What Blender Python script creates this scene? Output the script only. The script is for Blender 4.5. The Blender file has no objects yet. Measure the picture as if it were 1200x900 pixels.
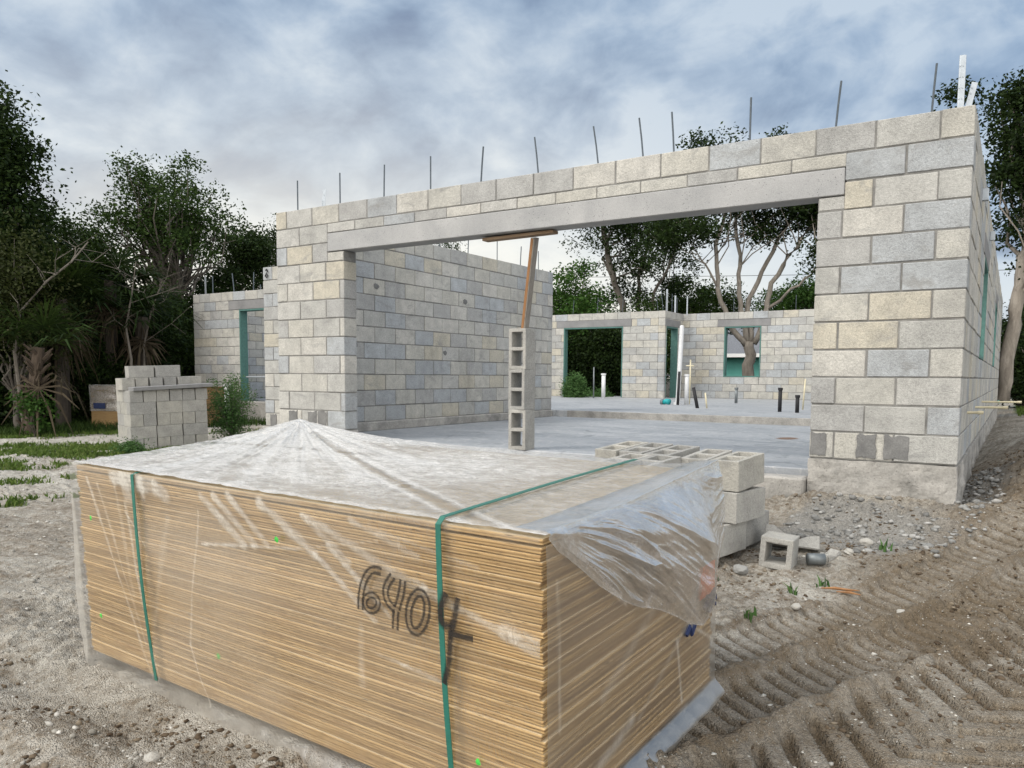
import bpy, bmesh, math, random
import numpy as np
from mathutils import Vector, Matrix, Euler
R = math.radians
random.seed(7)
rng = np.random.default_rng(11)
sc = bpy.context.scene
COL = sc.collection

# ------------------------------------------------------------------ camera
CAM = np.array([7.176, -6.222, 0.605]); YAW, PIT, ROL = R(-32.512), R(-4.696), R(0.383); FPX = 918.0; CY = 515.7
def _axes():
    sy, cy, sp, cp = math.sin(YAW), math.cos(YAW), math.sin(PIT), math.cos(PIT)
    f = np.array([sy*cp, cy*cp, sp]); r = np.array([cy, -sy, 0.0]); u = np.cross(r, f)
    c, s = math.cos(ROL), math.sin(ROL)
    return r*c+u*s, u*c-r*s, f
RT, UP, FW = _axes()
cd = bpy.data.cameras.new('camera'); cam = bpy.data.objects.new('camera', cd); COL.objects.link(cam)
cam.matrix_world = Matrix(((RT[0], UP[0], -FW[0], CAM[0]), (RT[1], UP[1], -FW[1], CAM[1]), (RT[2], UP[2], -FW[2], CAM[2]), (0, 0, 0, 1)))
cd.sensor_width = 36; cd.lens = FPX/1200*36; cd.shift_y = (CY-450)/1200; cd.clip_end = 3000; cd.clip_start = 0.05
sc.camera = cam
def bearing(px, dist, z=0.0):
    """ground point that lies dist metres away in the direction seen at picture column px"""
    d = FW*1.0 + RT*((px-600)/FPX); d = np.array([d[0], d[1]]); d /= np.linalg.norm(d)
    return (CAM[0]+d[0]*dist, CAM[1]+d[1]*dist, z)

# ------------------------------------------------------------------ world, sun, exposure
SUN_EL, SUN_AZ = R(48), R(215)      # soft sun behind the cloud, behind and left of the camera
world = bpy.data.worlds.new('World'); sc.world = world; world.use_nodes = True
wn, wl = world.node_tree.nodes, world.node_tree.links
wn.clear()
def W(t, **k):
    n = wn.new(t)
    for a, b in k.items(): setattr(n, a, b)
    return n
out = W('ShaderNodeOutputWorld'); mixs = W('ShaderNodeMixShader')
sky = W('ShaderNodeTexSky', sky_type='NISHITA', sun_disc=False); sky.sun_elevation = SUN_EL; sky.sun_rotation = SUN_AZ
bgs = W('ShaderNodeBackground'); bgs.inputs[1].default_value = 0.07
bgc = W('ShaderNodeBackground')
CLOUD_STRENGTH = 1.0
bgc.inputs[1].default_value = CLOUD_STRENGTH
tc = W('ShaderNodeTexCoord'); sep = W('ShaderNodeSeparateXYZ')
wl.new(tc.outputs['Generated'], sep.inputs[0])
def M(op, a, b=None, clamp=False):
    n = W('ShaderNodeMath', operation=op, use_clamp=clamp)
    for i, v in enumerate((a, b)):
        if v is None: continue
        if isinstance(v, (int, float)): n.inputs[i].default_value = v
        else: wl.new(v, n.inputs[i])
    return n.outputs[0]
zc = M('MAXIMUM', sep.outputs[2], 0.0)
zz = M('ADD', zc, 0.42)
px_, py_ = M('DIVIDE', sep.outputs[0], zz), M('DIVIDE', sep.outputs[1], zz)
comb = W('ShaderNodeCombineXYZ'); wl.new(px_, comb.inputs[0]); wl.new(py_, comb.inputs[1])
def wnoise(scale, detail, rough, dist=0.0, off=(0, 0, 0)):
    mp = W('ShaderNodeMapping'); mp.inputs['Location'].default_value = off
    wl.new(comb.outputs[0], mp.inputs[0])
    n = W('ShaderNodeTexNoise'); n.inputs['Scale'].default_value = scale; n.inputs['Detail'].default_value = detail
    n.inputs['Roughness'].default_value = rough; n.inputs['Distortion'].default_value = dist
    wl.new(mp.outputs[0], n.inputs['Vector']); return n.outputs[0]
nA = wnoise(1.3, 3, 0.5, 0.3, (3.1, 1.7, 0)); nB = wnoise(4.2, 7, 0.58, 0.5, (7.7, 2.2, 0)); nC = wnoise(11.0, 5, 0.6, 0.4)
# bellies of the cloud deck: rounded dark lobes with pale seams between them
vo = W('ShaderNodeTexVoronoi', feature='SMOOTH_F1'); vo.inputs['Scale'].default_value = 5.5; vo.inputs['Smoothness'].default_value = 0.6; vo.inputs['Detail'].default_value = 1.0
wv = W('ShaderNodeVectorMath', operation='ADD'); wn2 = W('ShaderNodeTexNoise'); wn2.inputs['Scale'].default_value = 4.0; wn2.inputs['Detail'].default_value = 5
wsc = W('ShaderNodeVectorMath', operation='SCALE'); wsc.inputs['Scale'].default_value = 0.34
wl.new(comb.outputs[0], wn2.inputs['Vector']); wl.new(wn2.outputs['Color'], wsc.inputs[0]); wl.new(comb.outputs[0], wv.inputs[0]); wl.new(wsc.outputs[0], wv.inputs[1]); wl.new(wv.outputs[0], vo.inputs['Vector'])
den = M('ADD', M('ADD', M('MULTIPLY', nA, 0.36), M('MULTIPLY', nB, 0.42)), M('ADD', M('MULTIPLY', nC, 0.24), M('MULTIPLY', M('SUBTRACT', vo.outputs['Distance'], 0.35), 0.24)))
def ramp(stops, fac):
    r = W('ShaderNodeValToRGB'); e = r.color_ramp.elements
    while len(e) < len(stops): e.new(0.5)
    for el, (p, c) in zip(e, stops): el.position = p; el.color = (*c, 1)
    wl.new(fac, r.inputs[0]); return r.outputs[0]
cloud = ramp([(0.42, (0.115, 0.195, 0.345)), (0.475, (0.155, 0.25, 0.405)), (0.53, (0.22, 0.33, 0.49)), (0.59, (0.315, 0.43, 0.585)), (0.68, (0.50, 0.60, 0.715))], den)
# brighter, warmer band low in the sky; strongest beyond the house
hz = M('POWER', M('SUBTRACT', 1.0, zc, True), 9.0)
low = W('ShaderNodeMix', data_type='RGBA'); wl.new(cloud, low.inputs['A']); low.inputs['B'].default_value = (1.08, 1.03, 0.90, 1)
gxy = -0.73, 0.683                                         # bearing of the bright gap low beyond the house
lobe = M('POWER', M('MAXIMUM', M('ADD', M('MULTIPLY', sep.outputs[0], gxy[0]), M('MULTIPLY', sep.outputs[1], gxy[1])), 0.0), 5.0)
glow = M('MULTIPLY', M('POWER', M('SUBTRACT', 1.0, zc, True), 4.0), M('MULTIPLY', lobe, M('ADD', 0.95, M('MULTIPLY', nB, 1.3))))
wl.new(M('MAXIMUM', M('MULTIPLY', hz, M('ADD', 0.45, M('MULTIPLY', nB, 0.5)), True), M('MINIMUM', glow, 1.0)), low.inputs['Factor'])
# brightness added to unseen sky behind and above the camera, lighting the walls
back = M('ADD', M('MULTIPLY', sep.outputs[0], 0.16), M('MULTIPLY', sep.outputs[1], -0.985))
bw_ = W('ShaderNodeMapRange', interpolation_type='SMOOTHSTEP'); bw_.inputs['From Min'].default_value = -0.45; bw_.inputs['From Max'].default_value = 0.75
bw_.inputs['To Min'].default_value = 1.0; bw_.inputs['To Max'].default_value = 3.3
wl.new(back, bw_.inputs['Value'])
wm = W('ShaderNodeMix', data_type='RGBA'); wl.new(low.outputs['Result'], wm.inputs['A']); wm.inputs['B'].default_value = (0.72, 0.68, 0.62, 1)
bk2 = W('ShaderNodeMapRange', interpolation_type='SMOOTHSTEP'); bk2.inputs['From Min'].default_value = -0.45; bk2.inputs['From Max'].default_value = 0.35; bk2.inputs['To Max'].default_value = 0.85
wl.new(back, bk2.inputs['Value']); wl.new(bk2.outputs[0], wm.inputs['Factor'])
wl.new(wm.outputs['Result'], bgc.inputs[0]); wl.new(M('MULTIPLY', bw_.outputs[0], CLOUD_STRENGTH), bgc.inputs[1])
wl.new(sky.outputs[0], bgs.inputs[0]); mixs.inputs[0].default_value = 0.88
wl.new(bgs.outputs[0], mixs.inputs[1]); wl.new(bgc.outputs[0], mixs.inputs[2]); wl.new(mixs.outputs[0], out.inputs[0])

sl = bpy.data.lights.new('sun', 'SUN'); sl.energy = 1.5; sl.angle = R(20); sl.color = (1.0, 0.95, 0.87)
so = bpy.data.objects.new('sun', sl); COL.objects.link(so)
sdir = Vector((math.sin(SUN_AZ)*math.cos(SUN_EL), math.cos(SUN_AZ)*math.cos(SUN_EL), math.sin(SUN_EL)))
so.rotation_euler = sdir.to_track_quat('Z', 'Y').to_euler(); so.location = (0, 0, 30)
vs = sc.view_settings; vs.view_transform = 'Standard'; vs.look = 'None'; vs.gamma = 1; vs.exposure = 0.20; vs.use_curve_mapping = False
sc.cycles.transparent_max_bounces = 24; sc.cycles.max_bounces = 6; sc.cycles.diffuse_bounces = 3
sc.cycles.caustics_reflective = False; sc.cycles.caustics_refractive = False

# ------------------------------------------------------------------ materials
class NT:
    def __init__(s, name):
        s.m = bpy.data.materials.new(name); s.m.use_nodes = True; s.n = s.m.node_tree.nodes; s.l = s.m.node_tree.links
        s.n.clear(); s.out = s.n.new('ShaderNodeOutputMaterial')
    def N(s, t, **k):
        n = s.n.new(t)
        for a, b in k.items(): setattr(n, a, b)
        return n
    def put(s, sock, v):
        if isinstance(v, (int, float)): sock.default_value = v
        elif isinstance(v, tuple): sock.default_value = v if len(v) != 3 or sock.type != 'RGBA' else (*v, 1)
        else: s.l.new(v, sock)
    def math(s, op, a, b=0.0, clamp=False):
        n = s.N('ShaderNodeMath', operation=op, use_clamp=clamp); s.put(n.inputs[0], a); s.put(n.inputs[1], b); return n.outputs[0]
    def coord(s, kind='Object', scale=(1, 1, 1), add=None):
        t = s.N('ShaderNodeTexCoord').outputs[kind] if kind != 'Position' else s.N('ShaderNodeNewGeometry').outputs['Position']
        mp = s.N('ShaderNodeMapping'); mp.inputs['Scale'].default_value = scale; s.l.new(t, mp.inputs[0])
        if add is not None:
            a = s.N('ShaderNodeVectorMath', operation='ADD'); s.l.new(mp.outputs[0], a.inputs[0]); s.l.new(add, a.inputs[1]); return a.outputs[0]
        return mp.outputs[0]
    def noise(s, vec, scale, detail=4, rough=0.55, dist=0.0):
        n = s.N('ShaderNodeTexNoise'); s.l.new(vec, n.inputs['Vector']); n.inputs['Scale'].default_value = scale
        n.inputs['Detail'].default_value = detail; n.inputs['Roughness'].default_value = rough; n.inputs['Distortion'].default_value = dist
        return n.outputs[0]
    def vor(s, vec, scale, feature='F1'):
        n = s.N('ShaderNodeTexVoronoi', feature=feature); s.l.new(vec, n.inputs['Vector']); n.inputs['Scale'].default_value = scale; return n.outputs[0]
    def ramp(s, fac, stops, interp='LINEAR'):
        r = s.N('ShaderNodeValToRGB'); r.color_ramp.interpolation = interp; e = r.color_ramp.elements
        while len(e) < len(stops): e.new(0.5)
        for el, (p, c) in zip(e, stops):
            el.position = p; el.color = (*c, 1) if isinstance(c, tuple) else (c, c, c, 1)
        s.put(r.inputs[0], fac); return r.outputs[0]
    def mix(s, f, a, b, blend='MIX'):
        n = s.N('ShaderNodeMix', data_type='RGBA', blend_type=blend); s.put(n.inputs['Factor'], f); s.put(n.inputs['A'], a); s.put(n.inputs['B'], b); return n.outputs['Result']
    def attr(s, name):
        return s.N('ShaderNodeAttribute', attribute_name=name).outputs['Fac']
    def bump(s, h, strength=0.5, dist=0.01, normal=None):
        b = s.N('ShaderNodeBump'); b.inputs['Strength'].default_value = strength; b.inputs['Distance'].default_value = dist
        s.l.new(h, b.inputs['Height'])
        if normal is not None: s.l.new(normal, b.inputs['Normal'])
        return b.outputs[0]
    def principled(s, color, rough=0.8, bump=None, metal=0.0, spec=0.4):
        p = s.N('ShaderNodeBsdfPrincipled'); s.put(p.inputs['Base Color'], color); s.put(p.inputs['Roughness'], rough)
        p.inputs['Metallic'].default_value = metal; p.inputs['Specular IOR Level'].default_value = spec
        if bump is not None: s.l.new(bump, p.inputs['Normal'])
        s.l.new(p.outputs[0], s.out.inputs[0]); return p

def combine_random(t, v, k=37.0):
    c = t.N('ShaderNodeCombineXYZ')
    for i, q in enumerate((k, k*1.7, k*0.6)): t.put(c.inputs[i], t.math('MULTIPLY', v, q))
    return c.outputs[0]

def mat_block(name, island=True):
    t = NT(name)
    rnd = t.N('ShaderNodeNewGeometry').outputs['Random Per Island'] if island else t.N('ShaderNodeObjectInfo').outputs['Random']
    v = t.coord('Object', add=combine_random(t, rnd))
    tone = t.ramp(rnd, [(0.0, (0.48, 0.478, 0.455)), (0.16, (0.53, 0.52, 0.48)), (0.30, (0.55, 0.535, 0.485)), (0.42, (0.43, 0.452, 0.47)), (0.53, (0.57, 0.555, 0.515)), (0.68, (0.44, 0.44, 0.43)), (0.79, (0.56, 0.525, 0.44)), (0.87, (0.52, 0.515, 0.49)), (0.94, (0.46, 0.485, 0.505))] if island else [(0.0, (0.40, 0.395, 0.375)), (0.4, (0.45, 0.44, 0.41)), (0.75, (0.48, 0.465, 0.42))], 'CONSTANT')
    n1 = t.noise(v, 7, 4, 0.6); n2 = t.noise(v, 55, 3, 0.6); n3 = t.noise(v, 190, 2, 0.7)
    c = t.mix(t.ramp(n1, [(0.35, 0.0), (0.72, 0.75)]), tone, t.mix(0.5, tone, (0.22, 0.22, 0.215)))
    c = t.mix(0.8, c, t.ramp(n3, [(0.28, 0.52), (0.5, 0.97), (0.75, 1.15)]), 'MULTIPLY')
    c = t.mix(0.55, c, t.ramp(n2, [(0.3, 0.72), (0.6, 1.05)]), 'MULTIPLY')
    # thin smears of mortar and the odd dark stain
    sm = t.noise(t.coord('Object', (1, 1, 2.2)), 3.4, 5, 0.7, 0.6)
    c = t.mix(t.ramp(sm, [(0.56, 0.0), (0.68, 0.7)]), c, (0.28, 0.28, 0.272))
    dmp = t.noise(t.coord('Object', (1, 1, 0.7), add=None), 1.1, 6, 0.7, 0.8); c = t.mix(1.0, c, t.ramp(dmp, [(0.30, 0.80), (0.5, 1.0), (0.72, 1.09)]), 'MULTIPLY')
    pits = t.ramp(t.vor(v, 75), [(0.06, 0.0), (0.2, 1.0)])
    h = t.math('ADD', t.math('MULTIPLY', n3, 0.7), t.math('ADD', t.math('MULTIPLY', pits, 0.25), n2))
    t.principled(c, 0.92, t.bump(h, 0.8, 0.006), spec=0.2); return t.m
def mat_concrete(name, a, b, scale=3.0, fine=140, pits=0.0, rough=0.85, bump=0.35, spec=0.3, stretch=(1, 1, 1)):
    t = NT(name); v = t.coord('Object'); vs_ = t.coord('Object', stretch)
    n1 = t.noise(vs_, scale, 6, 0.62, 0.4); n3 = t.noise(v, fine, 3, 0.65)
    c = t.mix(t.ramp(n1, [(0.32, 0.0), (0.68, 1.0)]), a, b)
    c = t.mix(0.7, c, t.ramp(n3, [(0.25, 0.66), (0.7, 1.12)]), 'MULTIPLY')
    h = n3
    if pits:
        pv = t.vor(v, 46); gate = t.ramp(t.noise(v, 5, 2), [(0.45, 1.0), (0.6, 0.0)])
        hole = t.math('MAXIMUM', t.ramp(pv, [(0.10, 0.0), (0.2, 1.0)]), gate)
        c = t.mix(pits, c, t.mix(hole, (0.06, 0.06, 0.06), c)); h = t.math('ADD', n3, hole)
    t.principled(c, rough, t.bump(h, bump, 0.004), spec=spec); return t.m
def mat_plain(name, col, rough=0.5, metal=0.0, var=0.25, scale=20, spec=0.4):
    t = NT(name); v = t.coord('Object'); n = t.noise(v, scale, 5, 0.6)
    c = t.mix(1.0, col, t.ramp(n, [(0.25, 1-var), (0.75, 1+var*0.6)]), 'MULTIPLY')
    t.principled(c, rough, t.bump(n, 0.2, 0.003), metal, spec); return t.m

M_BLOCK = mat_block('concrete block masonry'); M_LOOSE = mat_block('loose concrete block', False)
M_MORTAR = mat_concrete('mortar', (0.165, 0.163, 0.157), (0.30, 0.295, 0.28), 9, 120, bump=0.8)
M_PATCH = mat_concrete('fresh grey mortar', (0.15, 0.15, 0.15), (0.23, 0.23, 0.225), 9, 90, bump=0.8)
M_LINTEL = mat_concrete('precast lintel concrete', (0.33, 0.335, 0.34), (0.44, 0.44, 0.44), 2.2, 150, pits=0.8)
M_LINTEL2 = mat_concrete('dark precast lintel concrete', (0.20, 0.20, 0.205), (0.28, 0.28, 0.28), 2.2, 150, pits=0.4)
M_FOUND = mat_concrete('rough foundation concrete', (0.24, 0.235, 0.22), (0.47, 0.45, 0.42), 4.2, 60, pits=0.5, bump=0.9)
def mat_slab():
    t = NT('trowelled slab concrete'); v = t.coord('Object'); vs_ = t.coord('Object', (0.35, 1.0, 1))
    n1 = t.noise(vs_, 1.3, 6, 0.6, 0.8); n2 = t.noise(t.coord('Object', (0.35, 1.6, 1)), 3.5, 5, 0.65, 0.6); n3 = t.noise(v, 70, 3, 0.6)
    c = t.mix(t.ramp(n1, [(0.33, 0.0), (0.66, 1.0)]), (0.27, 0.29, 0.315), (0.41, 0.425, 0.445))
    c = t.mix(t.ramp(n2, [(0.5, 0.0), (0.75, 0.6)]), c, (0.52, 0.525, 0.525))
    c = t.mix(0.5, c, t.ramp(n3, [(0.3, 0.8), (0.7, 1.1)]), 'MULTIPLY')
    dust = t.noise(v, 9, 6, 0.7, 1.0); c = t.mix(t.ramp(dust, [(0.53, 0.0), (0.66, 0.6)]), c, (0.58, 0.575, 0.56)); c = t.mix(t.ramp(t.noise(v, 2.3, 6, 0.72, 1.5), [(0.54, 0.0), (0.64, 0.65)]), c, (0.19, 0.205, 0.22))
    pos = t.coord('Position'); sx = t.N('ShaderNodeSeparateXYZ'); t.l.new(pos, sx.inputs[0])
    # rust stain left by a steel plate and cracks of the joint
    rx = t.math('SUBTRACT', sx.outputs[0], 4.95); ry = t.math('SUBTRACT', sx.outputs[1], 3.35)
    d = t.math('SQRT', t.math('ADD', t.math('MULTIPLY', t.math('MULTIPLY', rx, rx), 8.0), t.math('MULTIPLY', t.math('MULTIPLY', ry, ry), 3.0)))
    d = t.math('ADD', d, t.math('MULTIPLY', t.math('SUBTRACT', n3, 0.5), 0.35))
    c = t.mix(t.ramp(d, [(0.25, 1.0), (0.4, 0.0)]), c, (0.19, 0.115, 0.07))
    rgh = t.ramp(n1, [(0.3, 0.45), (0.7, 0.7)])
    t.principled(c, rgh, t.bump(t.math('ADD', n3, t.math('MULTIPLY', n2, 2.0)), 0.18, 0.006), spec=0.4); return t.m
M_SLAB = mat_slab()
M_BUCK = mat_plain('green treated timber', (0.085, 0.19, 0.17), 0.75)
M_REBAR = mat_plain('steel rebar', (0.10, 0.12, 0.14), 0.6, 0.4)
M_GALV = mat_plain('galvanised strap', (0.42, 0.46, 0.50), 0.4, 0.6, 0.15)
M_PVC = mat_plain('white pvc', (0.72, 0.73, 0.74), 0.4, 0, 0.12); M_PVCY = mat_plain('cream cpvc', (0.66, 0.60, 0.42), 0.45, 0, 0.12)
M_PIPEBK = mat_plain('black foam sleeve', (0.025, 0.025, 0.028), 0.7); M_TEALP = mat_plain('teal plastic', (0.02, 0.36, 0.38), 0.5)
M_GALVD = mat_plain('fence steel', (0.20, 0.22, 0.23), 0.5, 0.5)
def mat_wood(name, a, b, axis=(1, 12, 12), scale=3, rough=0.75):
    t = NT(name); rnd = t.N('ShaderNodeObjectInfo').outputs['Random']
    v = t.coord('Object', axis, add=combine_random(t, rnd, 11.0)); n = t.noise(v, scale, 6, 0.6, 0.8); f = t.noise(v, scale*9, 3, 0.6)
    c = t.mix(t.ramp(n, [(0.3, 0.0), (0.7, 1.0)]), a, b); c = t.mix(0.5, c, t.ramp(f, [(0.3, 0.7), (0.7, 1.1)]), 'MULTIPLY')
    t.principled(c, rough, t.bump(f, 0.3, 0.003), spec=0.25); return t.m
M_GREYWOOD = mat_wood('weathered grey timber', (0.23, 0.21, 0.185), (0.36, 0.33, 0.29), (12, 12, 1))
M_ORWOOD = mat_wood('raw orange timber edge', (0.27, 0.135, 0.06), (0.37, 0.20, 0.095), (12, 12, 1))
M_BROWNWOOD = mat_wood('brown timber', (0.24, 0.16, 0.10), (0.34, 0.25, 0.17), (1, 12, 12))
M_BARK = mat_wood('grey bark', (0.11, 0.095, 0.08), (0.21, 0.19, 0.165), (6, 6, 1.5), 2.0, 0.95)
M_BARKP = mat_wood('pale bark', (0.20, 0.175, 0.15), (0.37, 0.335, 0.29), (6, 6, 1.5), 2.0, 0.95)
M_BOOT = mat_wood('brown palm boots', (0.06, 0.045, 0.035), (0.13, 0.10, 0.075), (6, 6, 2), 2.0, 0.95)
M_BARKD = mat_wood('dark bark', (0.05, 0.042, 0.035), (0.10, 0.085, 0.07), (6, 6, 1.5), 2.0, 0.95)
def mat_ply_edge():
    """plywood sheet: five veneers seen edge-on round the rim, face grain on the flat"""
    t = NT('plywood'); rnd = t.N('ShaderNodeObjectInfo').outputs['Random']
    tc_ = t.N('ShaderNodeTexCoord').outputs['Object']; sx = t.N('ShaderNodeSeparateXYZ'); t.l.new(tc_, sx.inputs[0])
    v = t.coord('Object', (2.2, 2.2, 120), add=combine_random(t, rnd, 90.0))
    vg = t.coord('Object', (0.9, 0.9, 60), add=combine_random(t, rnd, 50.0))
    g = t.noise(v, 2.2, 5, 0.62, 0.0); g2 = t.noise(vg, 3.0, 4, 0.6)
    ply = t.math('FRACT', t.math('ADD', t.math('MULTIPLY', sx.outputs[2], 1/0.0096), 0.5))
    ring = t.ramp(ply, [(0.0, 0.0), (0.42, 0.0), (0.58, 1.0), (0.9, 1.0), (1.0, 0.0)])
    c = t.mix(t.math('MULTIPLY', ring, 0.75), (0.52, 0.355, 0.165), (0.31, 0.19, 0.088))
    c = t.mix(t.ramp(g, [(0.38, 0.8), (0.56, 0.0)]), c, (0.25, 0.15, 0.068))
    c = t.mix(t.ramp(g2, [(0.55, 0.0), (0.8, 0.7)]), c, (0.62, 0.48, 0.29))
    rv = t.ramp(rnd, [(0.0, 0.70), (0.5, 0.98), (1.0, 1.15)]); c = t.mix(0.85, c, rv, 'MULTIPLY')
    nx_ = t.N('ShaderNodeSeparateXYZ'); t.l.new(t.N('ShaderNodeTexCoord').outputs['Normal'], nx_.inputs[0])
    endg = t.math('GREATER_THAN', t.math('ABSOLUTE', nx_.outputs[0]), 0.7)
    band = t.noise(t.coord('Object', (0.2, 0.35, 40), add=combine_random(t, rnd, 5.0)), 2.0, 3, 0.6)
    c = t.mix(t.math('MULTIPLY', endg, t.ramp(band, [(0.42, 0.85), (0.58, 0.0)])), c, (0.17, 0.105, 0.055))
    void = t.ramp(t.noise(t.coord('Object', (7, 7, 210), add=combine_random(t, rnd, 70.0)), 2.6, 2, 0.5), [(0.655, 0.0), (0.69, 1.0)])
    c = t.mix(void, c, (0.035, 0.022, 0.012))
    # flat face
    face = t.noise(t.coord('Object', (0.7, 9, 1)), 2.5, 6, 0.6, 0.6)
    fc = t.ramp(face, [(0.3, (0.72, 0.60, 0.42)), (0.55, (0.66, 0.51, 0.31)), (0.75, (0.76, 0.65, 0.46))])
    nz = t.N('ShaderNodeSeparateXYZ'); t.l.new(t.N('ShaderNodeTexCoord').outputs['Normal'], nz.inputs[0])
    c = t.mix(t.math('GREATER_THAN', t.math('ABSOLUTE', nz.outputs[2]), 0.9), c, fc)
    t.principled(c, 0.82, t.bump(t.math('ADD', g, ring), 0.5, 0.003), spec=0.2); return t.m
M_PLY = mat_ply_edge()
def mat_film(name, gain=1.0, tint=(0.80, 0.81, 0.83), bumpy=0.35, gloss=0.9, rough=0.16, grain=0.0):
    """thin polythene film: clear where taut, whitened along creases and where it lies slack (attribute 'milk')"""
    t = NT(name); v = t.coord('Object')
    milk = t.attr('milk'); n = t.noise(t.coord('Object', (1, 2.2, 1)), 26, 5, 0.68, 1.4); n2 = t.noise(v, 9, 4, 0.6, 1.0)
    wr = t.math('ABSOLUTE', t.math('SUBTRACT', n, 0.5))
    crease = t.ramp(wr, [(0.0, 1.0), (0.05, 0.25), (0.12, 0.0)])
    nf = t.noise(t.coord('Object', (1, 2.6, 1)), 75, 4, 0.7, 0.8)
    f = t.math('MULTIPLY', milk, t.math('ADD', 0.62-grain*.62, t.math('MULTIPLY', t.math('ADD', t.math('ADD', crease, n2), t.math('MULTIPLY', t.ramp(nf, [(0.35, 0.0), (0.62, 1.0)]), grain*1.6)), 0.55)))
    f = t.math('MULTIPLY', f, gain, True)
    h = t.math('ADD', t.math('MULTIPLY', wr, 2.2), n2)
    nm = t.bump(h, bumpy, 0.010)
    tr = t.N('ShaderNodeBsdfTransparent'); tr.inputs[0].default_value = (0.97, 0.97, 0.97, 1)
    df = t.N('ShaderNodeBsdfDiffuse'); df.inputs[0].default_value = (*tint, 1); t.l.new(nm, df.inputs['Normal'])
    tl = t.N('ShaderNodeBsdfTranslucent'); tl.inputs[0].default_value = (*tint, 1)
    m0 = t.N('ShaderNodeMixShader'); m0.inputs[0].default_value = 0.3; t.l.new(df.outputs[0], m0.inputs[1]); t.l.new(tl.outputs[0], m0.inputs[2])
    m1 = t.N('ShaderNodeMixShader'); t.l.new(f, m1.inputs[0]); t.l.new(tr.outputs[0], m1.inputs[1]); t.l.new(m0.outputs[0], m1.inputs[2])
    gl = t.N('ShaderNodeBsdfGlossy'); gl.inputs['Roughness'].default_value = rough; gl.inputs[0].default_value = (1, 1, 1, 1); t.l.new(nm, gl.inputs['Normal'])
    lw = t.N('ShaderNodeFresnel'); lw.inputs['IOR'].default_value = 1.42; t.l.new(nm, lw.inputs['Normal'])
    m2 = t.N('ShaderNodeMixShader'); t.l.new(t.math('MULTIPLY', lw.outputs[0], gloss), m2.inputs[0]); t.l.new(m1.outputs[0], m2.inputs[1]); t.l.new(gl.outputs[0], m2.inputs[2])
    t.l.new(m2.outputs[0], t.out.inputs[0]); return t.m
M_FILM = mat_film('polythene film', 1.0, bumpy=0.45, gloss=1.0, rough=0.16, tint=(0.92, 0.91, 0.89), grain=0.35); M_CLEAR = mat_film('clear polythene film', 1.0, bumpy=0.06, gloss=0.28, rough=0.28, tint=(0.80, 0.77, 0.70)); M_FLAP = mat_film('slack polythene film', 1.0, bumpy=0.25, gloss=0.7, rough=0.10, tint=(0.76, 0.76, 0.77))
M_STRAP = mat_plain('green plastic strap', (0.025, 0.15, 0.115), 0.4, 0, 0.2)
def mat_spray(name, hollow):
    t = NT(name); uv = t.N('ShaderNodeUVMap').outputs[0]; s = t.N('ShaderNodeSeparateXYZ'); t.l.new(uv, s.inputs[0])
    a = t.math('ABSOLUTE', t.math('SUBTRACT', t.math('MULTIPLY', s.outputs[1], 2.0), 1.0))   # 0 centre, 1 edge
    n = t.noise(t.coord('Object'), 260, 3, 0.7); n2 = t.noise(t.coord('Object', (1, 1, 3)), 60, 3, 0.6)
    a2 = t.math('ADD', a, t.math('MULTIPLY', t.math('SUBTRACT', n2, 0.5), 0.5))
    if hollow: prof = t.ramp(a2, [(0.0, 0.22), (0.24, 0.28), (0.42, 1.0), (0.66, 0.95), (1.0, 0.0)])
    else: prof = t.ramp(a2, [(0.0, 1.0), (0.35, 0.95), (0.6, 0.5), (0.98, 0.0)])
    rip = t.noise(t.coord('Object', (3, 3, 110)), 1.5, 3, 0.6); al = t.math('MULTIPLY', t.math('MULTIPLY', prof, t.ramp(rip, [(0.30, 0.65), (0.5, 1.0)])), t.ramp(n, [(0.25, 0.7), (0.55, 1.0)]), True)
    p = t.N('ShaderNodeBsdfPrincipled'); p.inputs['Base Color'].default_value = (0.016, 0.013, 0.011, 1); p.inputs['Roughness'].default_value = 0.55
    tr = t.N('ShaderNodeBsdfTransparent'); m = t.N('ShaderNodeMixShader')
    t.l.new(al, m.inputs[0]); t.l.new(tr.outputs[0], m.inputs[1]); t.l.new(p.outputs[0], m.inputs[2]); t.l.new(m.outputs[0], t.out.inputs[0]); return t.m
M_SPRAYH = mat_spray('sprayed outline paint', True); M_SPRAY = mat_spray('sprayed black paint', False)
M_GREENDOT = mat_plain('bright green paint', (0.06, 0.50, 0.07), 0.5); M_ORANGE = mat_plain('faded orange paint', (0.80, 0.14, 0.03), 0.7, 0, 0.3, 60); M_BLUE = mat_plain('dark blue print', (0.02, 0.035, 0.11), 0.6)
M_LEAF = {}
def mat_leaf(name, a, b, c):
    t = NT(name); rnd = t.N('ShaderNodeNewGeometry').outputs['Random Per Island']
    orn = t.N('ShaderNodeObjectInfo').outputs['Random']
    col = t.ramp(rnd, [(0.0, a), (0.55, b), (1.0, c)]); col = t.mix(0.6, col, t.ramp(orn, [(0.0, 0.75), (1.0, 1.2)]), 'MULTIPLY')
    p = t.N('ShaderNodeBsdfPrincipled'); t.l.new(col, p.inputs['Base Color']); p.inputs['Roughness'].default_value = 0.6; p.inputs['Specular IOR Level'].default_value = 0.12
    tl = t.N('ShaderNodeBsdfTranslucent'); t.l.new(t.mix(0.5, col, (0.05, 0.08, 0.012)), tl.inputs[0])
    m = t.N('ShaderNodeMixShader'); m.inputs[0].default_value = 0.22; t.l.new(p.outputs[0], m.inputs[1]); t.l.new(tl.outputs[0], m.inputs[2]); t.l.new(m.outputs[0], t.out.inputs[0]); return t.m
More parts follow.
